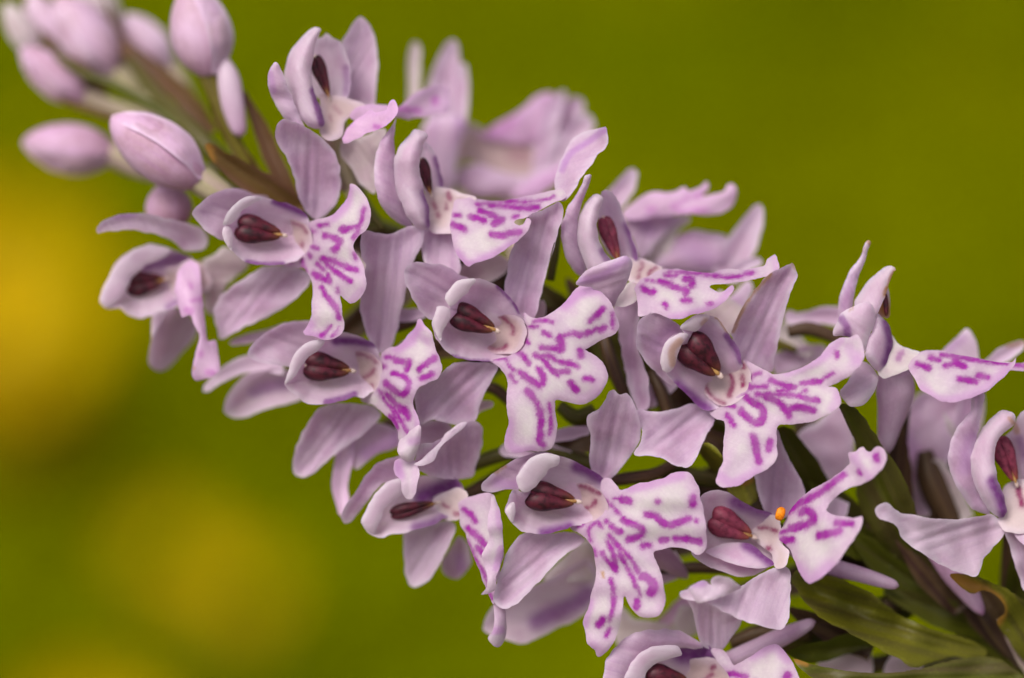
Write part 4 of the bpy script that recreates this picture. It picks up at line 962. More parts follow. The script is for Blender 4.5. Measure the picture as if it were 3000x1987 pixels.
f.S("lateral_sepal", [(965,800),(1061,785),(1160,800),(1180,1000),(1150,1160),(1061,1112),(1020,1000),(990,900)], [(1000,810,-10),(1060,1100,-60),(1150,900,-30)], "sepal", bowl=(14,.9))
f.S("lateral_sepal", [(290,700),(308,672),(350,663),(390,688),(430,713),(520,728),(620,743),(720,743),(820,733),(900,725),(965,790),(950,840),(900,900),(850,950),(820,1037),(760,1027),(690,1012),(610,972),(530,920),(470,880),(420,830),(408,790),(370,762),(310,738)],
    [(930,770,-10),(700,880,60),(320,700,150),(820,1020,30),(600,740,90)], "sepal", wave=6, bowl=(22,.9), white=.22)
f.T("spur", [(620,900,-150,70),(700,1020,-160,70),(770,1120,-165,55),(830,1210,-170,30),(850,1240,-170,5)], "pink", attrs={"blush": lambda e: max(0, e - .6) * 2})

# -- flower cut by the bottom of the picture
f = Flower("e1", -25, (1150, 950), label="lowest flower at the bottom, a pale spur pointing to the stem")
f.ovary(330, 28, start=(1250, 900))
f.S("dorsal_sepal", [(190,1100),(205,960),(225,830),(280,760),(350,680),(450,612),(560,583),(700,573),(830,578),(930,620),(1040,690),(1060,740),(800,740),(620,780),(500,860),(420,980),(360,1100)], [(1000,700,-60),(500,680,-10),(230,900,10)], "sepal", bowl=(-14,.9))
f.S("lateral_sepal", [(1040,700),(1010,600),(990,500),(978,420),(930,290),(1100,330),(1300,420),(1410,480),(1345,600),(1275,700),(1225,750),(1130,750)], [(1130,720,-80),(1180,420,-40),(960,320,0)], "sepal", bowl=(12,.9), white=.06)
f.T("spur", [(1180,900,-100,80),(1350,830,-120,92),(1550,740,-130,92),(1750,640,-135,82),(1900,570,-135,66),(2000,520,-135,44),(2040,505,-135,6)], "sepal", attrs={"white": lambda e: 0})
f.hood([(360,1120),(380,990),(430,880),(510,785),(630,718),(770,698),(900,698),(1040,703),(1120,718),(1150,760),(1200,830),(1250,950),(1240,1100),(1150,1220),(900,1290),(600,1270),(430,1200)],
    (400,1060), (1220,1000), 120, 0, -105, blush=[([(890,785),(1000,790),(1100,770)],120,1.0)])
f.S("petal_tip", [(365,1080),(390,980),(440,870),(540,770),(680,718),(850,712),(880,800),(760,832),(640,880),(570,960),(540,1080),(430,1120)], [(370,1060,14),(540,775,14),(860,730,-5),(600,940,-35)], "petal", white=.35, bowl=(-14,1), wave=2)
f.anther((560,1010), (930,1040), 290, -55)
f.S("throat", [(880,880),(1100,820),(1240,880),(1320,1020),(1250,1150),(1080,1200),(920,1140)], [(900,1000,-130),(1300,1000,-45),(1080,840,-90),(1080,1180,-90)], "throat", bowl=(30,.9), wave=1, marks=[([(1080,1010),(1110,985),(1140,960)],24),([(1145,915),(1160,900)],30)], mstr=.8)
f.S("lip", [(1130,745),(1240,758),(1300,850),(1330,885),(1430,830),(1550,760),(1680,703),(1740,730),(1800,800),(1850,880),(1900,990),(1950,1100),(1800,1250),(1500,1300),(1350,1200),(1320,1050),(1250,930),(1190,850)],
    [(1180,780,-70),(1300,950,-20),(1680,720,10),(1850,1000,50),(1500,1200,60)], "lip", blush=[([(1500,800),(1680,730),(1800,830)],90,.6)], marks=[([(1285,960),(1360,965),(1440,990)],38),([(1800,970),(1790,1000)],60),([(1500,1040),(1620,1080)],40),([(1420,1130),(1500,1160)],36)])

# ------------------------------------------------------------------ flowers behind the spike (out of focus)
f = Flower("e3", -720, (820, 900), label="out of focus flower behind the topmost open flower")
f.ovary(200, 26, mat="pale_stalk", bract=False)
f.R("lateral_sepal", [(560,850,0,90),(555,600,0,96),(560,440,0,100),(568,320,0,80)], "cream", step=10)
f.R("dorsal_sepal", [(780,1000,0,230),(780,700,0,250),(820,480,10,180),(852,300,20,70)], "sepal", step=10, white=.1)
f.R("petal", [(890,1050,20,130),(900,800,20,140),(915,600,10,110),(925,480,0,80)], "petal", step=10)
f.S("petal", [(610,1000),(700,900),(880,880),(960,960),(880,1200),(840,1460),(690,1460),(640,1200)], 30, "sepal", step=10, blush=[([(930,830),(930,950)],60,.7)], bowl=(-20,.9))

f = Flower("e3", -820, (1250, 1200), label="out of focus flower behind the side on flower with the level lip")
f.ovary(200, 26, mat="pale_stalk", bract=False)
f.S("lip", [(1040,1045),(1130,990),(1250,910),(1380,840),(1480,750),(1570,718),(1660,740),(1700,820),(1630,950),(1570,1060),(1400,1110),(1200,1080)], 0, "pink", step=10, blush=[([(1150,1020),(1300,940)],110,.6)])
f.R("lateral_sepal", [(1520,1350,20,130),(1555,1080,20,120),(1640,850,30,100),(1705,685,40,50)], "sepal", step=10, white=.1)
f.R("lateral_sepal", [(1480,1150,-10,170),(1650,950,-10,180),(1780,830,-10,150),(1850,780,-10,110)], "sepal", step=10)
f.R("lateral_sepal", [(1580,1350,40,180),(1740,1090,40,210),(1850,960,40,170),(1925,895,40,120)], "sepal", step=10, white=.15)
f.S("throat", [(860,1060),(980,950),(1080,1000),(1150,1060),(1450,1050),(1540,1200),(1500,1370),(1300,1380),(1100,1330),(1000,1230),(870,1230)], -20, "throat", step=10, marks=[([(1320,1180),(1390,1200)],110)], mstr=.3)
f.S("petal", [(1040,1260),(1200,1310),(1400,1350),(1600,1280),(1690,1350),(1520,1490),(1300,1520),(1000,1520),(850,1500),(900,1300)], 40, "sepal", step=10, bowl=(-20,.9))
f.S("petal", [(1300,1500),(1420,1400),(1600,1290),(1720,1240),(1700,1350),(1600,1450),(1450,1530)], 120, "pink", step=10)

f = Flower("d5", -430, (900, 620), label="softly blurred flower with a ruffled lip held out behind the forked lip")
f.ovary(220, 26)
f.S("petal", [(730,430),(900,430),(1130,410),(1240,440),(1120,560),(1010,660),(940,780),(860,830),(810,680)], -30, "sepal", step=9, blush=[([(900,480),(950,560)],120,.4)])
f.S("lip", [(690,400),(760,330),(850,260),(920,213),(1000,188),(1090,200),(1180,190),(1270,148),(1310,190),(1400,160),(1475,98),(1492,160),(1440,232),(1540,215),(1640,190),(1660,150),(1710,122),(1755,180),(1745,250),(1700,330),(1600,390),(1450,405),(1300,405),(1100,425),(900,440),(740,450)], [(720,400,0),(1100,200,20),(1700,200,10),(1200,400,40)], "pink", step=8, white=.15,
    marks=[([(945,350),(975,350)],50),([(1170,330),(1300,250)],34),([(1380,240),(1430,210)],40),([(1230,370),(1480,360)],30)], mstr=.4)
f.R("lateral_sepal", [(1000,900,-60,150),(1070,650,-50,170),(1170,500,-40,150),(1330,435,-40,80)], "cream", step=10, white=.3)
f.S("petal", [(980,900),(1100,750),(1200,600),(1350,550),(1500,560),(1650,600),(1720,750),(1620,940),(1300,960)], -60, "sepal", step=10, blush=[([(1300,700),(1450,800)],200,.35)], bowl=(-30,.9))
f.R("lateral_sepal", [(1640,980,-40,260),(1790,700,-40,280),(1890,500,-40,200),(1965,315,-40,90)], "sepal", step=10, white=.08)
f.R("lateral_sepal", [(1650,1000,30,110),(1820,880,30,110),(1980,830,20,70)], "sepal", step=10, white=.1)
f.S("petal", [(1440,1330),(1700,1140),(1860,1010),(1900,1100),(1800,1300),(1720,1500),(1600,1480)], 60, "sepal", step=10, blush=[([(1550,1330),(1700,1250)],200,.3)])
f.R("lateral_sepal", [(480,420,-60,200),(650,250,-60,200),(760,90,-60,150),(800,-20,-60,80)], "sepal", step=10)

f = Flower("d1", -330, (560, 620), label="blurred flower turned away behind the left lower flower")
f.ovary(300, 26)
f.R("lateral_sepal", [(600,430,0,160),(420,420,0,150),(200,480,0,110),(-10,650,0,60)], "sepal", step=9, white=.12)
f.R("lateral_sepal", [(640,160,0,80),(400,230,0,80),(180,278,0,46)], "sepal", step=9)
f.S("petal", [(145,800),(168,690),(220,600),(300,530),(420,480),(560,465),(700,540),(760,680),(640,740),(540,760),(440,790),(320,843),(230,858),(168,835)], [(160,800,0),(400,500,20),(700,650,-20)], "petal", step=9, bowl=(50,.9), blush=[([(380,650),(500,610),(620,590)],90,.5)])

f = Flower("d1", -290, (1300, 1000), label="blurred flower half hidden behind the folded lip")
f.ovary(300, 26)
f.S("petal", [(1120,950),(1300,880),(1470,950),(1500,1060),(1310,1130),(1150,1240),(1100,1120)], [(1130,1000,0),(1480,1000,0),(1150,1230,0)], "sepal", step=9, blush=[([(1250,1130),(1400,1060),(1470,1010)],120,.6)])
f.R("lateral_sepal", [(1090,980,10,130),(1065,1150,10,140),(1035,1350,10,130),(1050,1480,10,110),(1060,1600,10,60)], "pink", step=9, white=.2)

f = Flower("d3", -300, (800, 1050), label="blurred flower drooping behind the large lower flower")
f.ovary(330, 26)
f.S("lateral_sepal", [(540,1000),(700,840),(820,740),(900,800),(900,980),(720,1020)], -30, "cream", step=9)
f.S("petal", [(150,1335),(170,1240),(240,1150),(400,1080),(560,1010),(700,930),(840,870),(900,1000),(840,1190),(780,1262),(650,1312),(540,1372),(450,1412),(370,1424),(270,1390)], [(160,1320,20),(500,1050,10),(850,1000,-20),(450,1400,0)], "petal", step=9, bowl=(40,.9), blush=[([(500,1280),(640,1215),(760,1155),(830,1100)],110,.75)])

f = Flower("d3", -420, (1450, 1240), label="blurred flower deep between the large lower flower and the lowest flower")
f.ovary(300, 26)
f.R("lateral_sepal", [(1650,1080,0,140),(1530,1120,0,140),(1420,1220,0,110),(1280,1330,0,60)], "pink", step=10)
f.S("petal", [(1040,1180),(1150,1260),(1300,1280),(1430,1340),(1300,1420),(1150,1420),(1040,1440),(1010,1340)], 60, "cream", step=10)
f.S("petal", [(1430,1180),(1530,1200),(1560,1350),(1480,1380),(1400,1330)], 60, "cream", step=10, white=.3)

f = Flower("d8", -480, (560, 420), label="blurred flower behind the long level lip")
f.ovary(260, 26)
f.S("petal", [(440,200),(520,90),(700,90),(795,115),(785,200),(710,280),(690,400),(640,520),(580,720),(470,720),(430,560),(395,430)], [(500,150,0),(740,150,0),(520,650,40)], "sepal", step=10, blush=[([(450,330),(500,400)],80,.4)], bowl=(30,.9))
f.T("ovary", [(700,780,60,60),(620,620,60,80),(570,500,60,75),(545,390,60,40)], "ovary", ribs=6)
f.R("lateral_sepal", [(740,760,90,140),(670,620,90,150),(620,500,90,110),(598,430,90,60)], "cream", step=10)
f.R("petal", [(790,420,90,60),(700,300,100,40),(635,185,110,14)], "cream", step=10)
f.R("lateral_sepal", [(790,60,20,120),(780,200,20,140),(750,330,20,120),(700,430,20,60)], "sepal", step=10)

f = Flower("d4", -420, (1300, 560), label="blurred flower tucked behind the profile flower")
f.ovary(260, 26)
f.R("lateral_sepal", [(1640,410,40,130),(1480,390,40,110),(1340,415,40,90),(1225,395,40,90)], "sepal", step=9, white=.05)
f.R("lateral_sepal", [(1150,720,0,160),(1300,680,0,150),(1420,640,0,120),(1500,600,0,70)], "sepal", step=9, blush=[([(*q("d4", [(1300, 680)])[0],), (*q("d4", [(1450, 620)])[0],)], 30, .3)] if 0 else ())
f.R("lateral_sepal", [(1190,470,0,110),(1260,530,0,120),(1330,600,0,110),(1420,640,0,60)], "cream", step=9, white=.3)
f.T("ovary", [(1160,560,20,26),(1230,590,20,28),(1310,620,20,20)], "olive_stalk")
f.S("petal", [(1310,1190),(1450,1080),(1610,980),(1680,1150),(1660,1380),(1500,1480),(1410,1340)], 60, "sepal", step=10, white=.12)

f = Flower("d6", -300, (1500, 1120), label="blurred flower beyond the long level lip at the edge of the spike")
f.ovary(200, 26)
f.S("lateral_sepal", [(1190,1020),(1280,920),(1390,818),(1445,880),(1485,1020),(1480,1090),(1300,1100)], 0, "sepal", step=9, white=.15, blush=[([(1230,990),(1350,900)],80,.4)])
f.R("lateral_sepal", [(1540,1120,20,90),(1650,1030,20,120),(1760,970,20,100),(1840,925,20,40)], "sepal", step=9, rust=[(q("d6", [(1700, 950), (1825, 925)]), 10, .6)])

f = Flower("e5", -300, (700, 1500), label="blurred pale flower under the large bract")
f.ovary(260, 26)
f.S("lateral_sepal", [(420,1440),(640,1370),(860,1300),(880,1600),(600,1680),(440,1620)], 0, "sepal", step=10, white=.3)
f.S("lateral_sepal", [(1050,1380),(1290,1440),(1320,1560),(1000,1600)], 0, "sepal", step=10, white=.25)

# ------------------------------------------------------------------ buds at the tip
def bud(crop, base, tip, width, z, mat="bud", stalk=None, stalk_mat="pale_stalk", fat=0.5, overlap=None, label=None, white=0.0, seam=True):
    if z <= -480:                                            # the tip of the spike leans away from the lens
        z -= 260
    k = CROPS[crop][2]
    a, b = q(crop, [base])[0], q(crop, [tip])[0]
    root = empty("bud", point(a[0], a[1], z), orchid)
    if label:
        root["label"] = label
    w = width / k / 2
    rows = []
    for t, r in ((0, .30), (.06, .52), (.18, .80), (.32, .96), (.45, 1.0), (.6, .95), (.74, .80), (.86, .58), (.95, .33), (1, .07)):
        p = a + (b - a) * t
        rows.append((p[0], p[1], z, r * w))
    tube(root, "bud_body", rows, M[mat], per=4, ring=26, attrs={"white": lambda e: white, "blush": lambda e: 0.45 * max(0, 1 - abs(e - .12) * 3.2)})
    if seam:                                               # an outer sepal wrapping one side, its free edge raised
        d = (b - a) / np.linalg.norm(b - a)
        n = np.array((-d[1], d[0]))
        L = np.linalg.norm(b - a)
        for sgn in ((1,) if int(a[0]) % 2 else (-1,)):
            P = [a + d * L * t + n * w * s * sgn for t, s in ((.0, .25), (.12, .66), (.3, .99), (.5, 1.04), (.7, .9), (.88, .56), (1.01, .06), (.9, .02), (.7, .14), (.45, .2), (.2, .14), (.03, .02))]
            zc = [(*(a + d * L * t + n * w * s * sgn), zz * w) for t, s, zz in ((.02, .1, .32), (.25, .2, .92), (.5, .2, 1.02), (.8, .1, .72), (1.0, .05, .1), (.3, .62, .76), (.5, .66, .78), (.8, .45, .52), (.3, .98, .12), (.5, 1.03, .12), (.7, .88, .1))]
            sheet(root, "sepal", P, np.array(zc), M[mat], origin=a, dz=z + 5, step=9, wave=1, thick=6, white=white + .08, jag=.6)
    if stalk:
        s = q(crop, stalk)
        top = a + (b - a) * .10
        tube(root, "ovary", [(top[0], top[1], z, 2), (a[0] + (b[0] - a[0]) * .05, a[1] + (b[1] - a[1]) * .05, z, w * .34)] + [(s[i, 0], s[i, 1], z + stalk[i][2], min(stalk[i][3] / k, w * (.50 if i == 0 else .46))) for i in range(len(s))], M[stalk_mat], per=6, ring=18, ribs=6, rib=.05)
    return root

bud("c1", (880,1180), (175,1085), 400, -500, stalk=[(860,1180,0,120),(1100,1290,-10,100),(1350,1330,0,80),(1650,1330,0,60)], label="plump pink bud pointing left beside the largest bud")
b2 = bud("c1", (1540,1390), (850,900), 470, -270, stalk=[(1480,1340,-10,170),(1650,1460,-20,150),(1850,1600,-60,130),(2100,1700,-160,90)], label="largest mauve bud with one sepal edge showing")
bud("c1", (640,770), (165,370), 310, -560, stalk=[(620,740,-10,110),(800,810,-20,110),(1000,880,-10,95),(1250,980,20,60),(1450,1100,60,40)], stalk_mat="pale_stalk", label="pink bud below the pale tip buds")
bud("c1", (1620,580), (1440,-120), 470, -400, stalk=[(1600,560,-10,90),(1660,760,-10,60),(1760,1000,-20,56),(1900,1300,-40,60)], stalk_mat="olive_stalk", label="tall upright bud with its pale spur hanging beside the stalk", white=.1)
sp = q("c1", [(1700,400),(1745,580),(1775,760),(1805,900),(1835,1010),(1842,1045)])
tube(orchid, "spur", [(sp[i, 0], sp[i, 1], -380, r / 2.6133) for i, r in enumerate((14, 84, 92, 78, 52, 6))], M["pink"], per=6, ring=18, attrs={"white": lambda e: .55 * (1 - e), "edge": lambda e: 50})
bud("c1", (880,560), (440,-30), 430, -620, stalk=[(850,540,-10,140),(1000,650,-20,110),(1120,750,-20,80),(1250,870,60,50)], label="broad bud at the middle of the bud cluster", white=.12)
bud("c1", (1300,520), (930,120), 290, -760, stalk=[(1290,500,-10,90),(1380,650,0,75),(1470,820,20,55),(1560,1000,160,40)], label="slim bud standing behind the bud cluster", white=.15)
bud("c1", (310,430), (40,30), 230, -640, mat="cream", stalk=[(290,420,-10,80),(420,520,0,60),(600,620,60,40)], stalk_mat="olive_stalk", label="cream coloured bud at the very tip", white=.15)
bud("c1", (520,470), (230,-60), 300, -700, mat="bud", stalk=[(500,450,-10,90),(640,600,20,60),(800,700,100,40)], stalk_mat="brown", label="bud with yellowish tip between the cream bud and the broad bud", white=.2)
bud("c1", (860,250), (620,-160), 300, -720, mat="cream", stalk=[(840,240,-10,90),(1000,450,20,60),(1150,650,120,40)], stalk_mat="brown", label="pale bud cut by the top, behind the broad bud", white=.1)
bud("c4", (1010,880), (900,330), 560, -430, stalk=[(1010,850,-10,140),(1150,920,-20,100),(1400,1000,-20,90)], label="rounded pink bud below the largest bud", seam=False)

# ------------------------------------------------------------------ bracts and stalks
def strap(name, crop, rows, mat, cup=0.2, rust=(), step=9, thick=14):
    a = q(crop, rows)
    k = CROPS[crop][2]
    out, ctl = ribbon_outline([(a[i, 0], a[i, 1], rows[i][2], rows[i][3] / k) for i in range(len(rows))])
    return sheet(orchid, name, out, np.array(ctl), M[mat], origin=a[0], bowl=(rows[1][3] / k * cup, .95), step=step, thick=thick, rust=[(q(crop, l), w / k, s) for l, w, s in rust])

def leaf(name, crop, outline, zc, mat, rust=(), bowl=(16, .9), origin=None):
    z = [(*q(crop, [c])[0], c[2]) for c in zc]
    k = CROPS[crop][2]
    return sheet(orchid, name, q(crop, outline), np.array(z), M[mat], origin=q(crop, [origin])[0] if origin else None, bowl=bowl, thick=16, rust=[(q(crop, l), w / k, s) for l, w, s in rust])

leaf("bract", "e5", [(200,720),(250,820),(350,960),(450,1050),(650,1160),(900,1290),(1100,1400),(1270,1480),(1380,1440),(1560,1390),(1850,1385),(1880,1340),(1800,1280),(1700,1230),(1540,1190),(1300,1110),(1100,1010),(950,890),(800,800),(560,700),(400,680),(250,640)],
     [(220,700,-110),(420,860,-165),(700,970,-175),(1100,1100,-185),(1500,1200,-215),(1850,1340,-260),(400,960,-75),(650,1130,-60),(1000,1320,-80),(1270,1440,-120),(600,730,-85),(950,910,-100),(1300,1120,-150)], "bract", bowl=(8,.9), origin=(1850, 1340))
leaf("bract", "e5", [(215,1410),(400,1458),(700,1508),(1000,1520),(1300,1488),(1560,1420),(1850,1385),(2000,1420),(2150,1530),(2300,1660),(1900,1760),(1300,1720),(800,1660),(400,1580)],
     [(220,1410,-20),(1000,1560,-40),(2000,1480,-180),(1900,1740,-120)], "bract_dark", origin=(2100, 1550), rust=[([(215,1415),(330,1440)],40,.7)])
leaf("bract", "e5", [(160,1340),(300,1290),(520,1240),(700,1180),(900,1290),(860,1310),(640,1370),(420,1445),(230,1405)], [(200,1350,-150),(600,1250,-180),(850,1300,-230)], "bract_dark", origin=(880, 1300))
leaf("bract", "d8", [(105,165),(130,145),(200,180),(280,290),(340,380),(400,460),(450,560),(490,660),(530,800),(570,950),(640,1090),(520,1130),(430,1060),(340,930),(270,800),(220,700),(190,600),(205,450),(180,330),(140,250)],
     [(120,160,-60),(300,500,-150),(400,800,-220),(600,1080,-330)], "bract_dark", bowl=(26,.9), origin=(560, 1080))
leaf("bract", "d4", [(1180,1130),(1240,1110),(1330,1190),(1420,1310),(1490,1430),(1540,1560),(1500,1640),(1400,1620),(1300,1440),(1240,1290),(1195,1190)],
     [(1200,1130,-200),(1350,1350,-260),(1480,1600,-340)], "bract_dark", origin=(1480, 1620))
leaf("bract", "d4", [(668,1290),(705,1225),(800,1280),(860,1380),(900,1480),(820,1480),(770,1420),(715,1360)], [(690,1260,-90),(780,1350,-120),(860,1460,-190)], "bract", origin=(870, 1480), bowl=(8,.9))
leaf("bract", "d4", [(840,1480),(960,1440),(1030,1450),(1060,1580),(980,1650),(880,1600)], [(900,1480,-130),(1000,1600,-150),(1040,1480,-140)], "bract", origin=(1000, 1640), rust=[([(960,1490),(1010,1470)],30,.6)], bowl=(8,.9))
leaf("bract", "e5", [(1560,690),(1640,670),(1800,700),(1960,770),(2190,900),(2360,1100),(2360,1500),(2190,1420),(2060,1250),(1960,1090),(2030,1000),(1980,880),(1850,820),(1760,850),(1640,780)],
     [(1580,690,-60),(1900,760,-110),(2200,1100,-200),(2300,1400,-260)], "bract", origin=(2300, 1400), rust=[([(1560,690),(1700,760),(1850,830)],110,1.0),([(1850,820),(1970,890),(2010,1000),(1965,1090)],70,1.0)])
strap("bract", "e5", [(2360,1640,-300,150),(2160,1360,-250,110),(2040,1180,-200,60),(1960,1060,-180,16)], "pale_stalk")
strap("bract", "e5", [(1500,900,-330,300),(1100,700,-300,260),(850,450,-260,180),(640,260,-240,40)], "bract_dark")
strap("bract", "e5", [(900,1300,-260,260),(600,1180,-240,240),(330,1060,-220,140),(180,960,-200,40)], "ovary")
strap("bract", "c1", [(2300,1640,-300,190),(2080,1480,-270,230),(1850,1330,-250,190),(1680,1200,-240,120),(1575,1105,-235,40)], "brown", rust=[([(1590,1110),(1610,1220)],70,.8)])
strap("bract", "c1", [(1620,1010,-600,110),(1420,760,-700,150),(1250,600,-780,140),(1080,430,-820,80),(1000,330,-840,20)], "brown")
strap("bract", "c1", [(2250,1560,-400,130),(2120,1280,-400,140),(2000,1000,-410,120),(1900,780,-420,60),(1870,690,-420,14)], "brown")
strap("bract", "c1", [(2000,1420,-420,120),(1800,1100,-420,110),(1650,820,-420,90),(1575,560,-420,40)], "brown")
strap("bract", "c1", [(1000,430,-830,90),(880,250,-880,100),(800,60,-920,80),(770,-60,-940,30)], "brown")
strap("bract", "c1", [(700,600,-800,80),(480,440,-850,110),(320,290,-880,90),(220,180,-900,30)], "brown")
tubep = q("c1", [(1600,1170),(1250,870),(900,660),(620,560),(420,430),(300,330)])
tube(orchid, "peduncle", [(tubep[i, 0], tubep[i, 1], -560 - 60 * i, r / 2.6133) for i, r in enumerate((50, 36, 30, 28, 24, 12))], M["bract_dark"], per=6, ring=14)
tubep = q("c1", [(1400,1130),(1050,960),(750,860),(560,800),(450,760)])
tube(orchid, "peduncle", [(tubep[i, 0], tubep[i, 1], -560 - 60 * i, r / 2.6133) for i, r in enumerate((46, 36, 32, 26, 10))], M["brown"], per=6, ring=14)

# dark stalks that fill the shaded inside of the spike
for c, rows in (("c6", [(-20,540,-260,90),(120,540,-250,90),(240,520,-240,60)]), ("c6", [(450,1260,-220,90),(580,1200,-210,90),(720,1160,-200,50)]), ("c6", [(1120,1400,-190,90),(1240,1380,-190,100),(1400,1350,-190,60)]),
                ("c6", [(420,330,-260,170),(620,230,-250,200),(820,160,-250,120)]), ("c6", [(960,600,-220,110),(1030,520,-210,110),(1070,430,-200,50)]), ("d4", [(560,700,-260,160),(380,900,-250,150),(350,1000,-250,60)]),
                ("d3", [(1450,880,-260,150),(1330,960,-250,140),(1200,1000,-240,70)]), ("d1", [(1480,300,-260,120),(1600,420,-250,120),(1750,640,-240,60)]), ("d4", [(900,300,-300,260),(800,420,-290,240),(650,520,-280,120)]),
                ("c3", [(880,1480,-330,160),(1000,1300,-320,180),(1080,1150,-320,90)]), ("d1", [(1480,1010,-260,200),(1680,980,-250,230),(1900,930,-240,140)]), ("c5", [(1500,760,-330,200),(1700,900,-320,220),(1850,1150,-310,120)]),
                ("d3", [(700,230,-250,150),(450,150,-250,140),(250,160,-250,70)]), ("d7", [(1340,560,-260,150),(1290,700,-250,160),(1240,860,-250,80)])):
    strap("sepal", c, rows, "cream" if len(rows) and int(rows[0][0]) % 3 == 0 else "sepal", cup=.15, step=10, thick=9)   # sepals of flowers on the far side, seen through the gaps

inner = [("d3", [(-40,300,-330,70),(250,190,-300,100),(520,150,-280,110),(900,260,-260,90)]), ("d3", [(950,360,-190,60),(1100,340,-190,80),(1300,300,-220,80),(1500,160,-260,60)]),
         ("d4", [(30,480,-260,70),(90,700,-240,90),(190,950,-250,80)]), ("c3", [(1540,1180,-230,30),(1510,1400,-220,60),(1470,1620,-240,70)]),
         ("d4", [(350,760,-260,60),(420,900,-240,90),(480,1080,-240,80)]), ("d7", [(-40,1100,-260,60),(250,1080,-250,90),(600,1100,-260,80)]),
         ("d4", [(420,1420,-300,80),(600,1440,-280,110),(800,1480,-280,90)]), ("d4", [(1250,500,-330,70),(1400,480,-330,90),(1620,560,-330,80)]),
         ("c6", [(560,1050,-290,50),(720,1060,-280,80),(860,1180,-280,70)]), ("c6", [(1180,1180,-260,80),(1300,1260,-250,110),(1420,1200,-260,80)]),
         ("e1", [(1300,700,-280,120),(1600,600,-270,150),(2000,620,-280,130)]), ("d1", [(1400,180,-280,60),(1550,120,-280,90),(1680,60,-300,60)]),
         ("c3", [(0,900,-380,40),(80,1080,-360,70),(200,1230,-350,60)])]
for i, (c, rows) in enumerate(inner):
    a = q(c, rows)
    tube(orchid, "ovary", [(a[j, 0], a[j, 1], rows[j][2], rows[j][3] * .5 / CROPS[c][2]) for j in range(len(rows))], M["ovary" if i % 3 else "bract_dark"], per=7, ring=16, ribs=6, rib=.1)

st = smooth_open(STEM, 10)
for i in range(26):                                          # bracts pressed along the stem between the flowers
    j = int(rng.uniform(20, 62))
    s, s2 = st[j], st[min(j + 11, len(st) - 1)]
    d = (s2[:2] - s[:2]) / (np.linalg.norm(s2[:2] - s[:2]) + 1e-6)
    nrm = np.array((-d[1], d[0])) * rng.uniform(-130, 130)
    L = rng.uniform(260, 380)
    za = s[2] + rng.uniform(40, 130)
    a0, a1 = s[:2], s[:2] + d * L + nrm
    out, ctl = ribbon_outline([(*a0, za, 60), (*(a0 * .6 + a1 * .4), za + 50, 92), (*(a0 * .25 + a1 * .75), za + 60, 60), (*a1, za + 40, 10)])
    sheet(orchid, "bract", out, np.array(ctl), M[("ovary", "bract_dark", "ovary")[i % 3]], origin=a0, bowl=(24, .95), step=11, thick=14)

# ------------------------------------------------------------------ the orange grain on the forked lip flower
gp = q("d7", [(878, 668)])[0]
c0 = point(gp[0], gp[1], -16)
V, F = [], []
NU, NV = 14, 9
for i in range(NV + 1):
    th = math.pi * i / NV
    for j in range(NU):
        ph = 2 * math.pi * j / NU
        r = 1 + 0.10 * math.sin(3 * ph + 2 * th) + 0.07 * math.cos(5 * th + ph)
        x, y, zz = math.sin(th) * math.cos(ph), math.sin(th) * math.sin(ph), math.cos(th)
        x, zz = (abs(x) ** .75) * np.sign(x), (abs(zz) ** .75) * np.sign(zz)
        V.append(tuple(c0 + RIGHT * (x * 14.5 * PX * r) + UPV * (zz * 18 * PX * r + x * 3 * PX) + FWD * (y * 13 * PX * r)))
for i in range(NV):
    for j in range(NU):
        F.append((i * NU + j, i * NU + (j + 1) % NU, (i + 1) * NU + (j + 1) % NU, (i + 1) * NU + j))
grain = link_mesh("pollen_grain", V, F, M["orange"], None, {"edge": np.zeros(len(V))}, np.array(V) * 1000)
grain["label"] = "tiny bright orange pollen clump stuck on the forked lip flower"
grain["category"] = "pollen"

# ------------------------------------------------------------------ meadow: ground, grass, buttercups
gm, n, l = nodes_of("meadow_soil")
tc = n.new("ShaderNodeTexCoord").outputs["Object"]
c = mix(n, l, ramp(n, l, noise(n, l, tc, 9.0, 4), 0.35, 0.65), (0.05, 0.055, 0.0), (0.09, 0.10, 0.0))
p = n.new("ShaderNodeBsdfPrincipled")
p.inputs["Roughness"].default_value = 0.9
l.new(c, p.inputs["Base Color"])
o = n.new("ShaderNodeOutputMaterial")
l.new(p.outputs[0], o.inputs["Surface"])
GN = 60
gx = np.sign(np.linspace(-1, 1, GN)) * np.abs(np.linspace(-1, 1, GN)) ** 2.2 * 40
V = [(x, y + 0.5, 0.006 * math.sin(x * 9) * math.cos(y * 7) - 0.004) for y in gx for x in gx]
F = [(j * GN + i, j * GN + i + 1, (j + 1) * GN + i + 1, (j + 1) * GN + i) for j in range(GN - 1) for i in range(GN - 1)]
ground = link_mesh("ground", V, F, gm, None)
ground["kind"] = "structure"

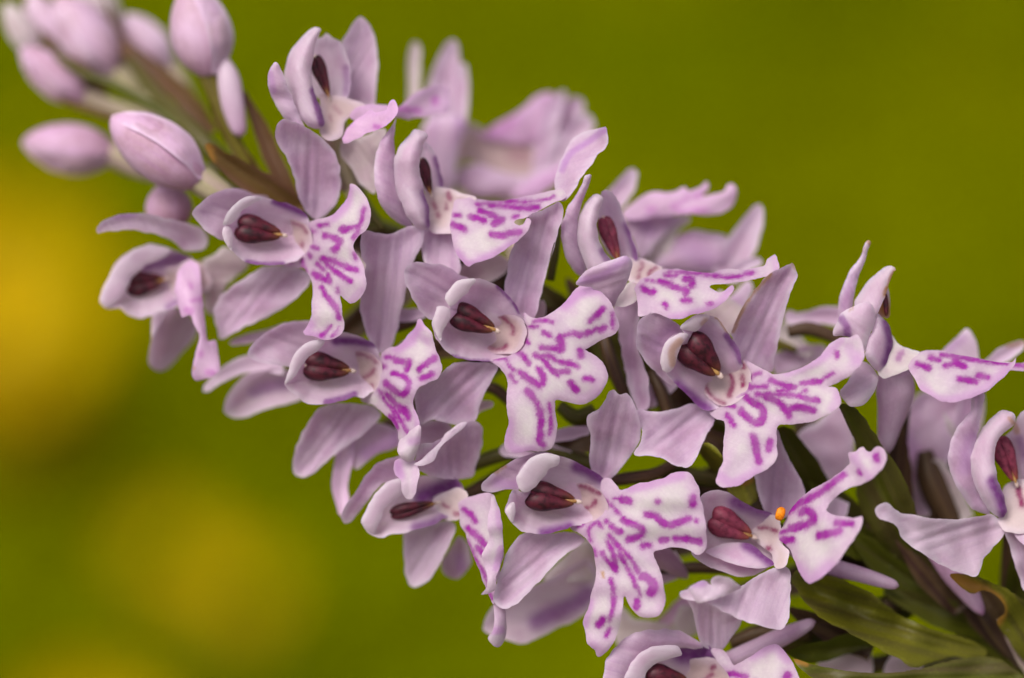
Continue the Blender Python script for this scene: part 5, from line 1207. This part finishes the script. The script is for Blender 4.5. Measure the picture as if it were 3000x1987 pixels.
def grass_mat():
    m, n, l = nodes_of("meadow_grass")
    g = n.new("ShaderNodeNewGeometry")
    rnd = attr(n, "rnd").outputs["Fac"]
    tc = n.new("ShaderNodeTexCoord").outputs["Object"]
    big = noise(n, l, tc, 11.0, 2)
    c = mix(n, l, ramp(n, l, big, 0.36, 0.64), GRASS_A, GRASS_B)
    c = mix(n, l, math_n(n, l, 'MULTIPLY', rnd, 0.5), c, GRASS_C)
    d = n.new("ShaderNodeBsdfPrincipled")
    d.inputs["Roughness"].default_value = 0.6
    d.inputs["Specular IOR Level"].default_value = 0.0
    l.new(c, d.inputs["Base Color"])
    t = n.new("ShaderNodeBsdfTranslucent")
    l.new(c, t.inputs["Color"])
    ms = n.new("ShaderNodeMixShader")
    ms.inputs[0].default_value = 0.5
    l.new(d.outputs[0], ms.inputs[1])
    l.new(t.outputs[0], ms.inputs[2])
    o = n.new("ShaderNodeOutputMaterial")
    l.new(ms.outputs[0], o.inputs["Surface"])
    return m
GRASS_A, GRASS_B, GRASS_C = (0.205, 0.265, 0.0), (0.265, 0.295, 0.0), (0.31, 0.30, 0.0)

NB = 42000
bx = rng.uniform(-0.9, 0.9, NB)
by = rng.uniform(0.06, 1.7, NB)
near = rng.uniform(size=NB) < 0.35                       # denser where the lens looks
bx = np.where(near, rng.uniform(-0.25, 0.25, NB), bx)
by = np.where(near, rng.uniform(0.25, 0.85, NB), by)
V = np.zeros((NB, 7, 3))
h = rng.uniform(0.035, 0.10, NB)
an = rng.uniform(0, 6.283, NB)
ln = rng.uniform(0.5, 1.6, NB) * h
wd = rng.uniform(0.0016, 0.0038, NB)
dx, dy = np.cos(an), np.sin(an)
for i, (t, ww) in enumerate(((0, 1), (.45, .9), (.8, .55), (1, 0))):
    cx, cy, cz = bx + dx * ln * t ** 2, by + dy * ln * t ** 2, h * (t - .25 * t ** 3)
    if i < 3:
        V[:, 2 * i] = np.column_stack((cx - dy * wd * ww, cy + dx * wd * ww, cz))
        V[:, 2 * i + 1] = np.column_stack((cx + dy * wd * ww, cy - dx * wd * ww, cz))
    else:
        V[:, 6] = np.column_stack((cx, cy, cz))
base = np.arange(NB)[:, None] * 7
quads = np.concatenate([base + np.array([[0, 1, 3, 2]]), base + np.array([[2, 3, 5, 4]])])
tri = base + np.array([[4, 5, 6]])
me = bpy.data.meshes.new("meadow_grass")
me.from_pydata(V.reshape(-1, 3).tolist(), [], quads.tolist() + tri.tolist())
a = me.attributes.new("rnd", 'FLOAT', 'POINT')
a.data.foreach_set("value", np.repeat(rng.uniform(size=NB), 7).astype(np.float32))
me.materials.append(grass_mat())
grass = bpy.data.objects.new("meadow_grass", me)
col.objects.link(grass)
grass["kind"] = "stuff"
grass["label"] = "soft out of focus green meadow grass behind the orchid"
grass["category"] = "grass"

ym, n, l = nodes_of("buttercup_petal")
tc = n.new("ShaderNodeTexCoord").outputs["Object"]
c = mix(n, l, noise(n, l, tc, 120.0, 2), (0.52, 0.34, 0.0), (0.58, 0.39, 0.0))
p = n.new("ShaderNodeBsdfPrincipled")
p.inputs["Roughness"].default_value = 0.6
p.inputs["Specular IOR Level"].default_value = 0.05
l.new(c, p.inputs["Base Color"])
t = n.new("ShaderNodeBsdfTranslucent")
l.new(c, t.inputs["Color"])
ms = n.new("ShaderNodeMixShader")
ms.inputs[0].default_value = 0.25
l.new(p.outputs[0], ms.inputs[1])
l.new(t.outputs[0], ms.inputs[2])
o = n.new("ShaderNodeOutputMaterial")
l.new(ms.outputs[0], o.inputs["Surface"])

def flat_mat(name, c1, c2):
    m, n, l = nodes_of(name)
    tc = n.new("ShaderNodeTexCoord").outputs["Object"]
    c = mix(n, l, noise(n, l, tc, 200.0, 2), c1, c2)
    p = n.new("ShaderNodeBsdfPrincipled")
    p.inputs["Roughness"].default_value = 0.6
    l.new(c, p.inputs["Base Color"])
    o = n.new("ShaderNodeOutputMaterial")
    l.new(p.outputs[0], o.inputs["Surface"])
    return m
bm_stem = flat_mat("buttercup_stem", (0.09, 0.12, 0.004), (0.12, 0.14, 0.006))
bm_core = flat_mat("buttercup_centre", (0.62, 0.42, 0.0), (0.42, 0.34, 0.0))

def petal_mesh():
    V, F = [], []
    NR, NC = 7, 9
    for side in (0, 1):
        for i in range(NR):
            t = i / (NR - 1)
            w = 0.0065 * math.sin(math.pi * (0.12 + 0.80 * t) * 0.5 * 1.18) * (1 - 0.35 * max(0, t - .8) / .2)
            for j in range(NC):
                s = -1 + 2 * j / (NC - 1)
                r = 0.0012 + 0.0105 * t * (1 - 0.10 * s * s * t)
                V.append((r, w * s, 0.0055 * t * t + 0.0016 * s * s - side * 0.00025))
    for side in (0, 1):
        b = side * NR * NC
        for i in range(NR - 1):
            for j in range(NC - 1):
                f = (b + i * NC + j, b + i * NC + j + 1, b + (i + 1) * NC + j + 1, b + (i + 1) * NC + j)
                F.append(f if side == 0 else f[::-1])
    me = bpy.data.meshes.new("petal")
    me.from_pydata(V, [], F)
    me.polygons.foreach_set("use_smooth", [True] * len(me.polygons))
    me.materials.append(ym)
    return me
PETAL = petal_mesh()

def world_tube(name, pts, radii, mat, parent, ring=8):
    V, F = [], []
    for i, (pt, r) in enumerate(zip(pts, radii)):
        d = (Vector(pts[min(i + 1, len(pts) - 1)]) - Vector(pts[max(i - 1, 0)])).normalized()
        a = d.orthogonal().normalized()
        b = d.cross(a)
        for j in range(ring):
            th = 6.28318 * j / ring
            V.append(tuple(Vector(pt) + (a * math.cos(th) + b * math.sin(th)) * r))
    for i in range(len(pts) - 1):
        for j in range(ring):
            k = (j + 1) % ring
            F.append((i * ring + j, i * ring + k, (i + 1) * ring + k, (i + 1) * ring + j))
    F += [tuple(range(ring))[::-1], tuple((len(pts) - 1) * ring + j for j in range(ring))]
    o = link_mesh(name, V, F, mat, None)
    o.parent = parent
    return o

def buttercup(u, v, height, size, tilt=0.5):
    """u, v: where the flower head shows; it stands in the meadow at that height"""
    ray = (point(u, v, 0) - cam.location).normalized()
    head = cam.location + ray * ((height - cam.location.z) / ray.z)
    root = bpy.data.objects.new("buttercup", None)
    col.objects.link(root)
    root.empty_display_size = .01
    root.location = (head.x, head.y + 0.01, 0)
    root["label"] = "yellow buttercup dissolved in blur in the meadow behind the orchid"
    root["category"] = "buttercup"
    root["group"] = "blurred buttercups in the meadow"
    world_tube("stem", [(0, 0, -.003), (.002, 0, height * .4), (.001, -.004, height * .8), (0, -.010, height)], (.0012, .0011, .0009, .0008), bm_stem, root)
    hm = Matrix.Translation((0, -.010, height)) @ Matrix.Rotation(tilt, 4, 'X') @ Matrix.Scale(size, 4)
    spin = random.uniform(0, 1)
    for k in range(5):
        o = bpy.data.objects.new("petal", PETAL)
        col.objects.link(o)
        o.parent = root
        o.matrix_local = hm @ Matrix.Rotation(spin + k * 2 * math.pi / 5, 4, 'Z') @ Matrix.Rotation(0.12, 4, 'X')
    core = world_tube("flower_centre", [(0, 0, -.001), (0, 0, .0012), (0, 0, .003), (0, 0, .0042)], (.0014, .003, .0026, .0006), bm_core, root, 12)
    core.matrix_local = hm
    for k in range(3):
        an = spin * 3 + k * 2.1
        P = []
        L = random.uniform(.03, .05)
        lv, lf = [], []
        for i in range(6):
            t = i / 5
            w = .006 * math.sin(math.pi * min(1, t * .9 + .08)) * (1 + .35 * math.cos(t * 14))
            cx, cz = L * t, .012 + L * .8 * t - L * .6 * t * t
            for s in (-1, 0, 1):
                lv.append((math.cos(an) * cx - math.sin(an) * w * s, math.sin(an) * cx + math.cos(an) * w * s, cz + .001 * abs(s)))
        for i in range(5):
            for j in range(2):
                lf.append((i * 3 + j, i * 3 + j + 1, i * 3 + j + 4, i * 3 + j + 3))
        o = link_mesh("leaf", lv, lf, bm_stem, None)
        o.parent = root

D2 = 1 / 0.789
for u, v, hgt, size in ((-10*D2, 760*D2, .085, 1.35), (0*D2, 950*D2, .07, 1.1), (390*D2, 1290*D2, .08, .42), (540*D2, 1380*D2, .09, .42), (60*D2, 420*D2, .06, .5), (540*D2, 170*D2, .05, .5), (2330*D2, 120*D2, .06, .4), (-240*D2, 620*D2, .09, 1.0), (1500*D2, -60*D2, .06, .6), (2700*D2, 700*D2, .07, 1.0), (200*D2, 1800*D2, .08, .9)):
    buttercup(u, v, hgt, size)
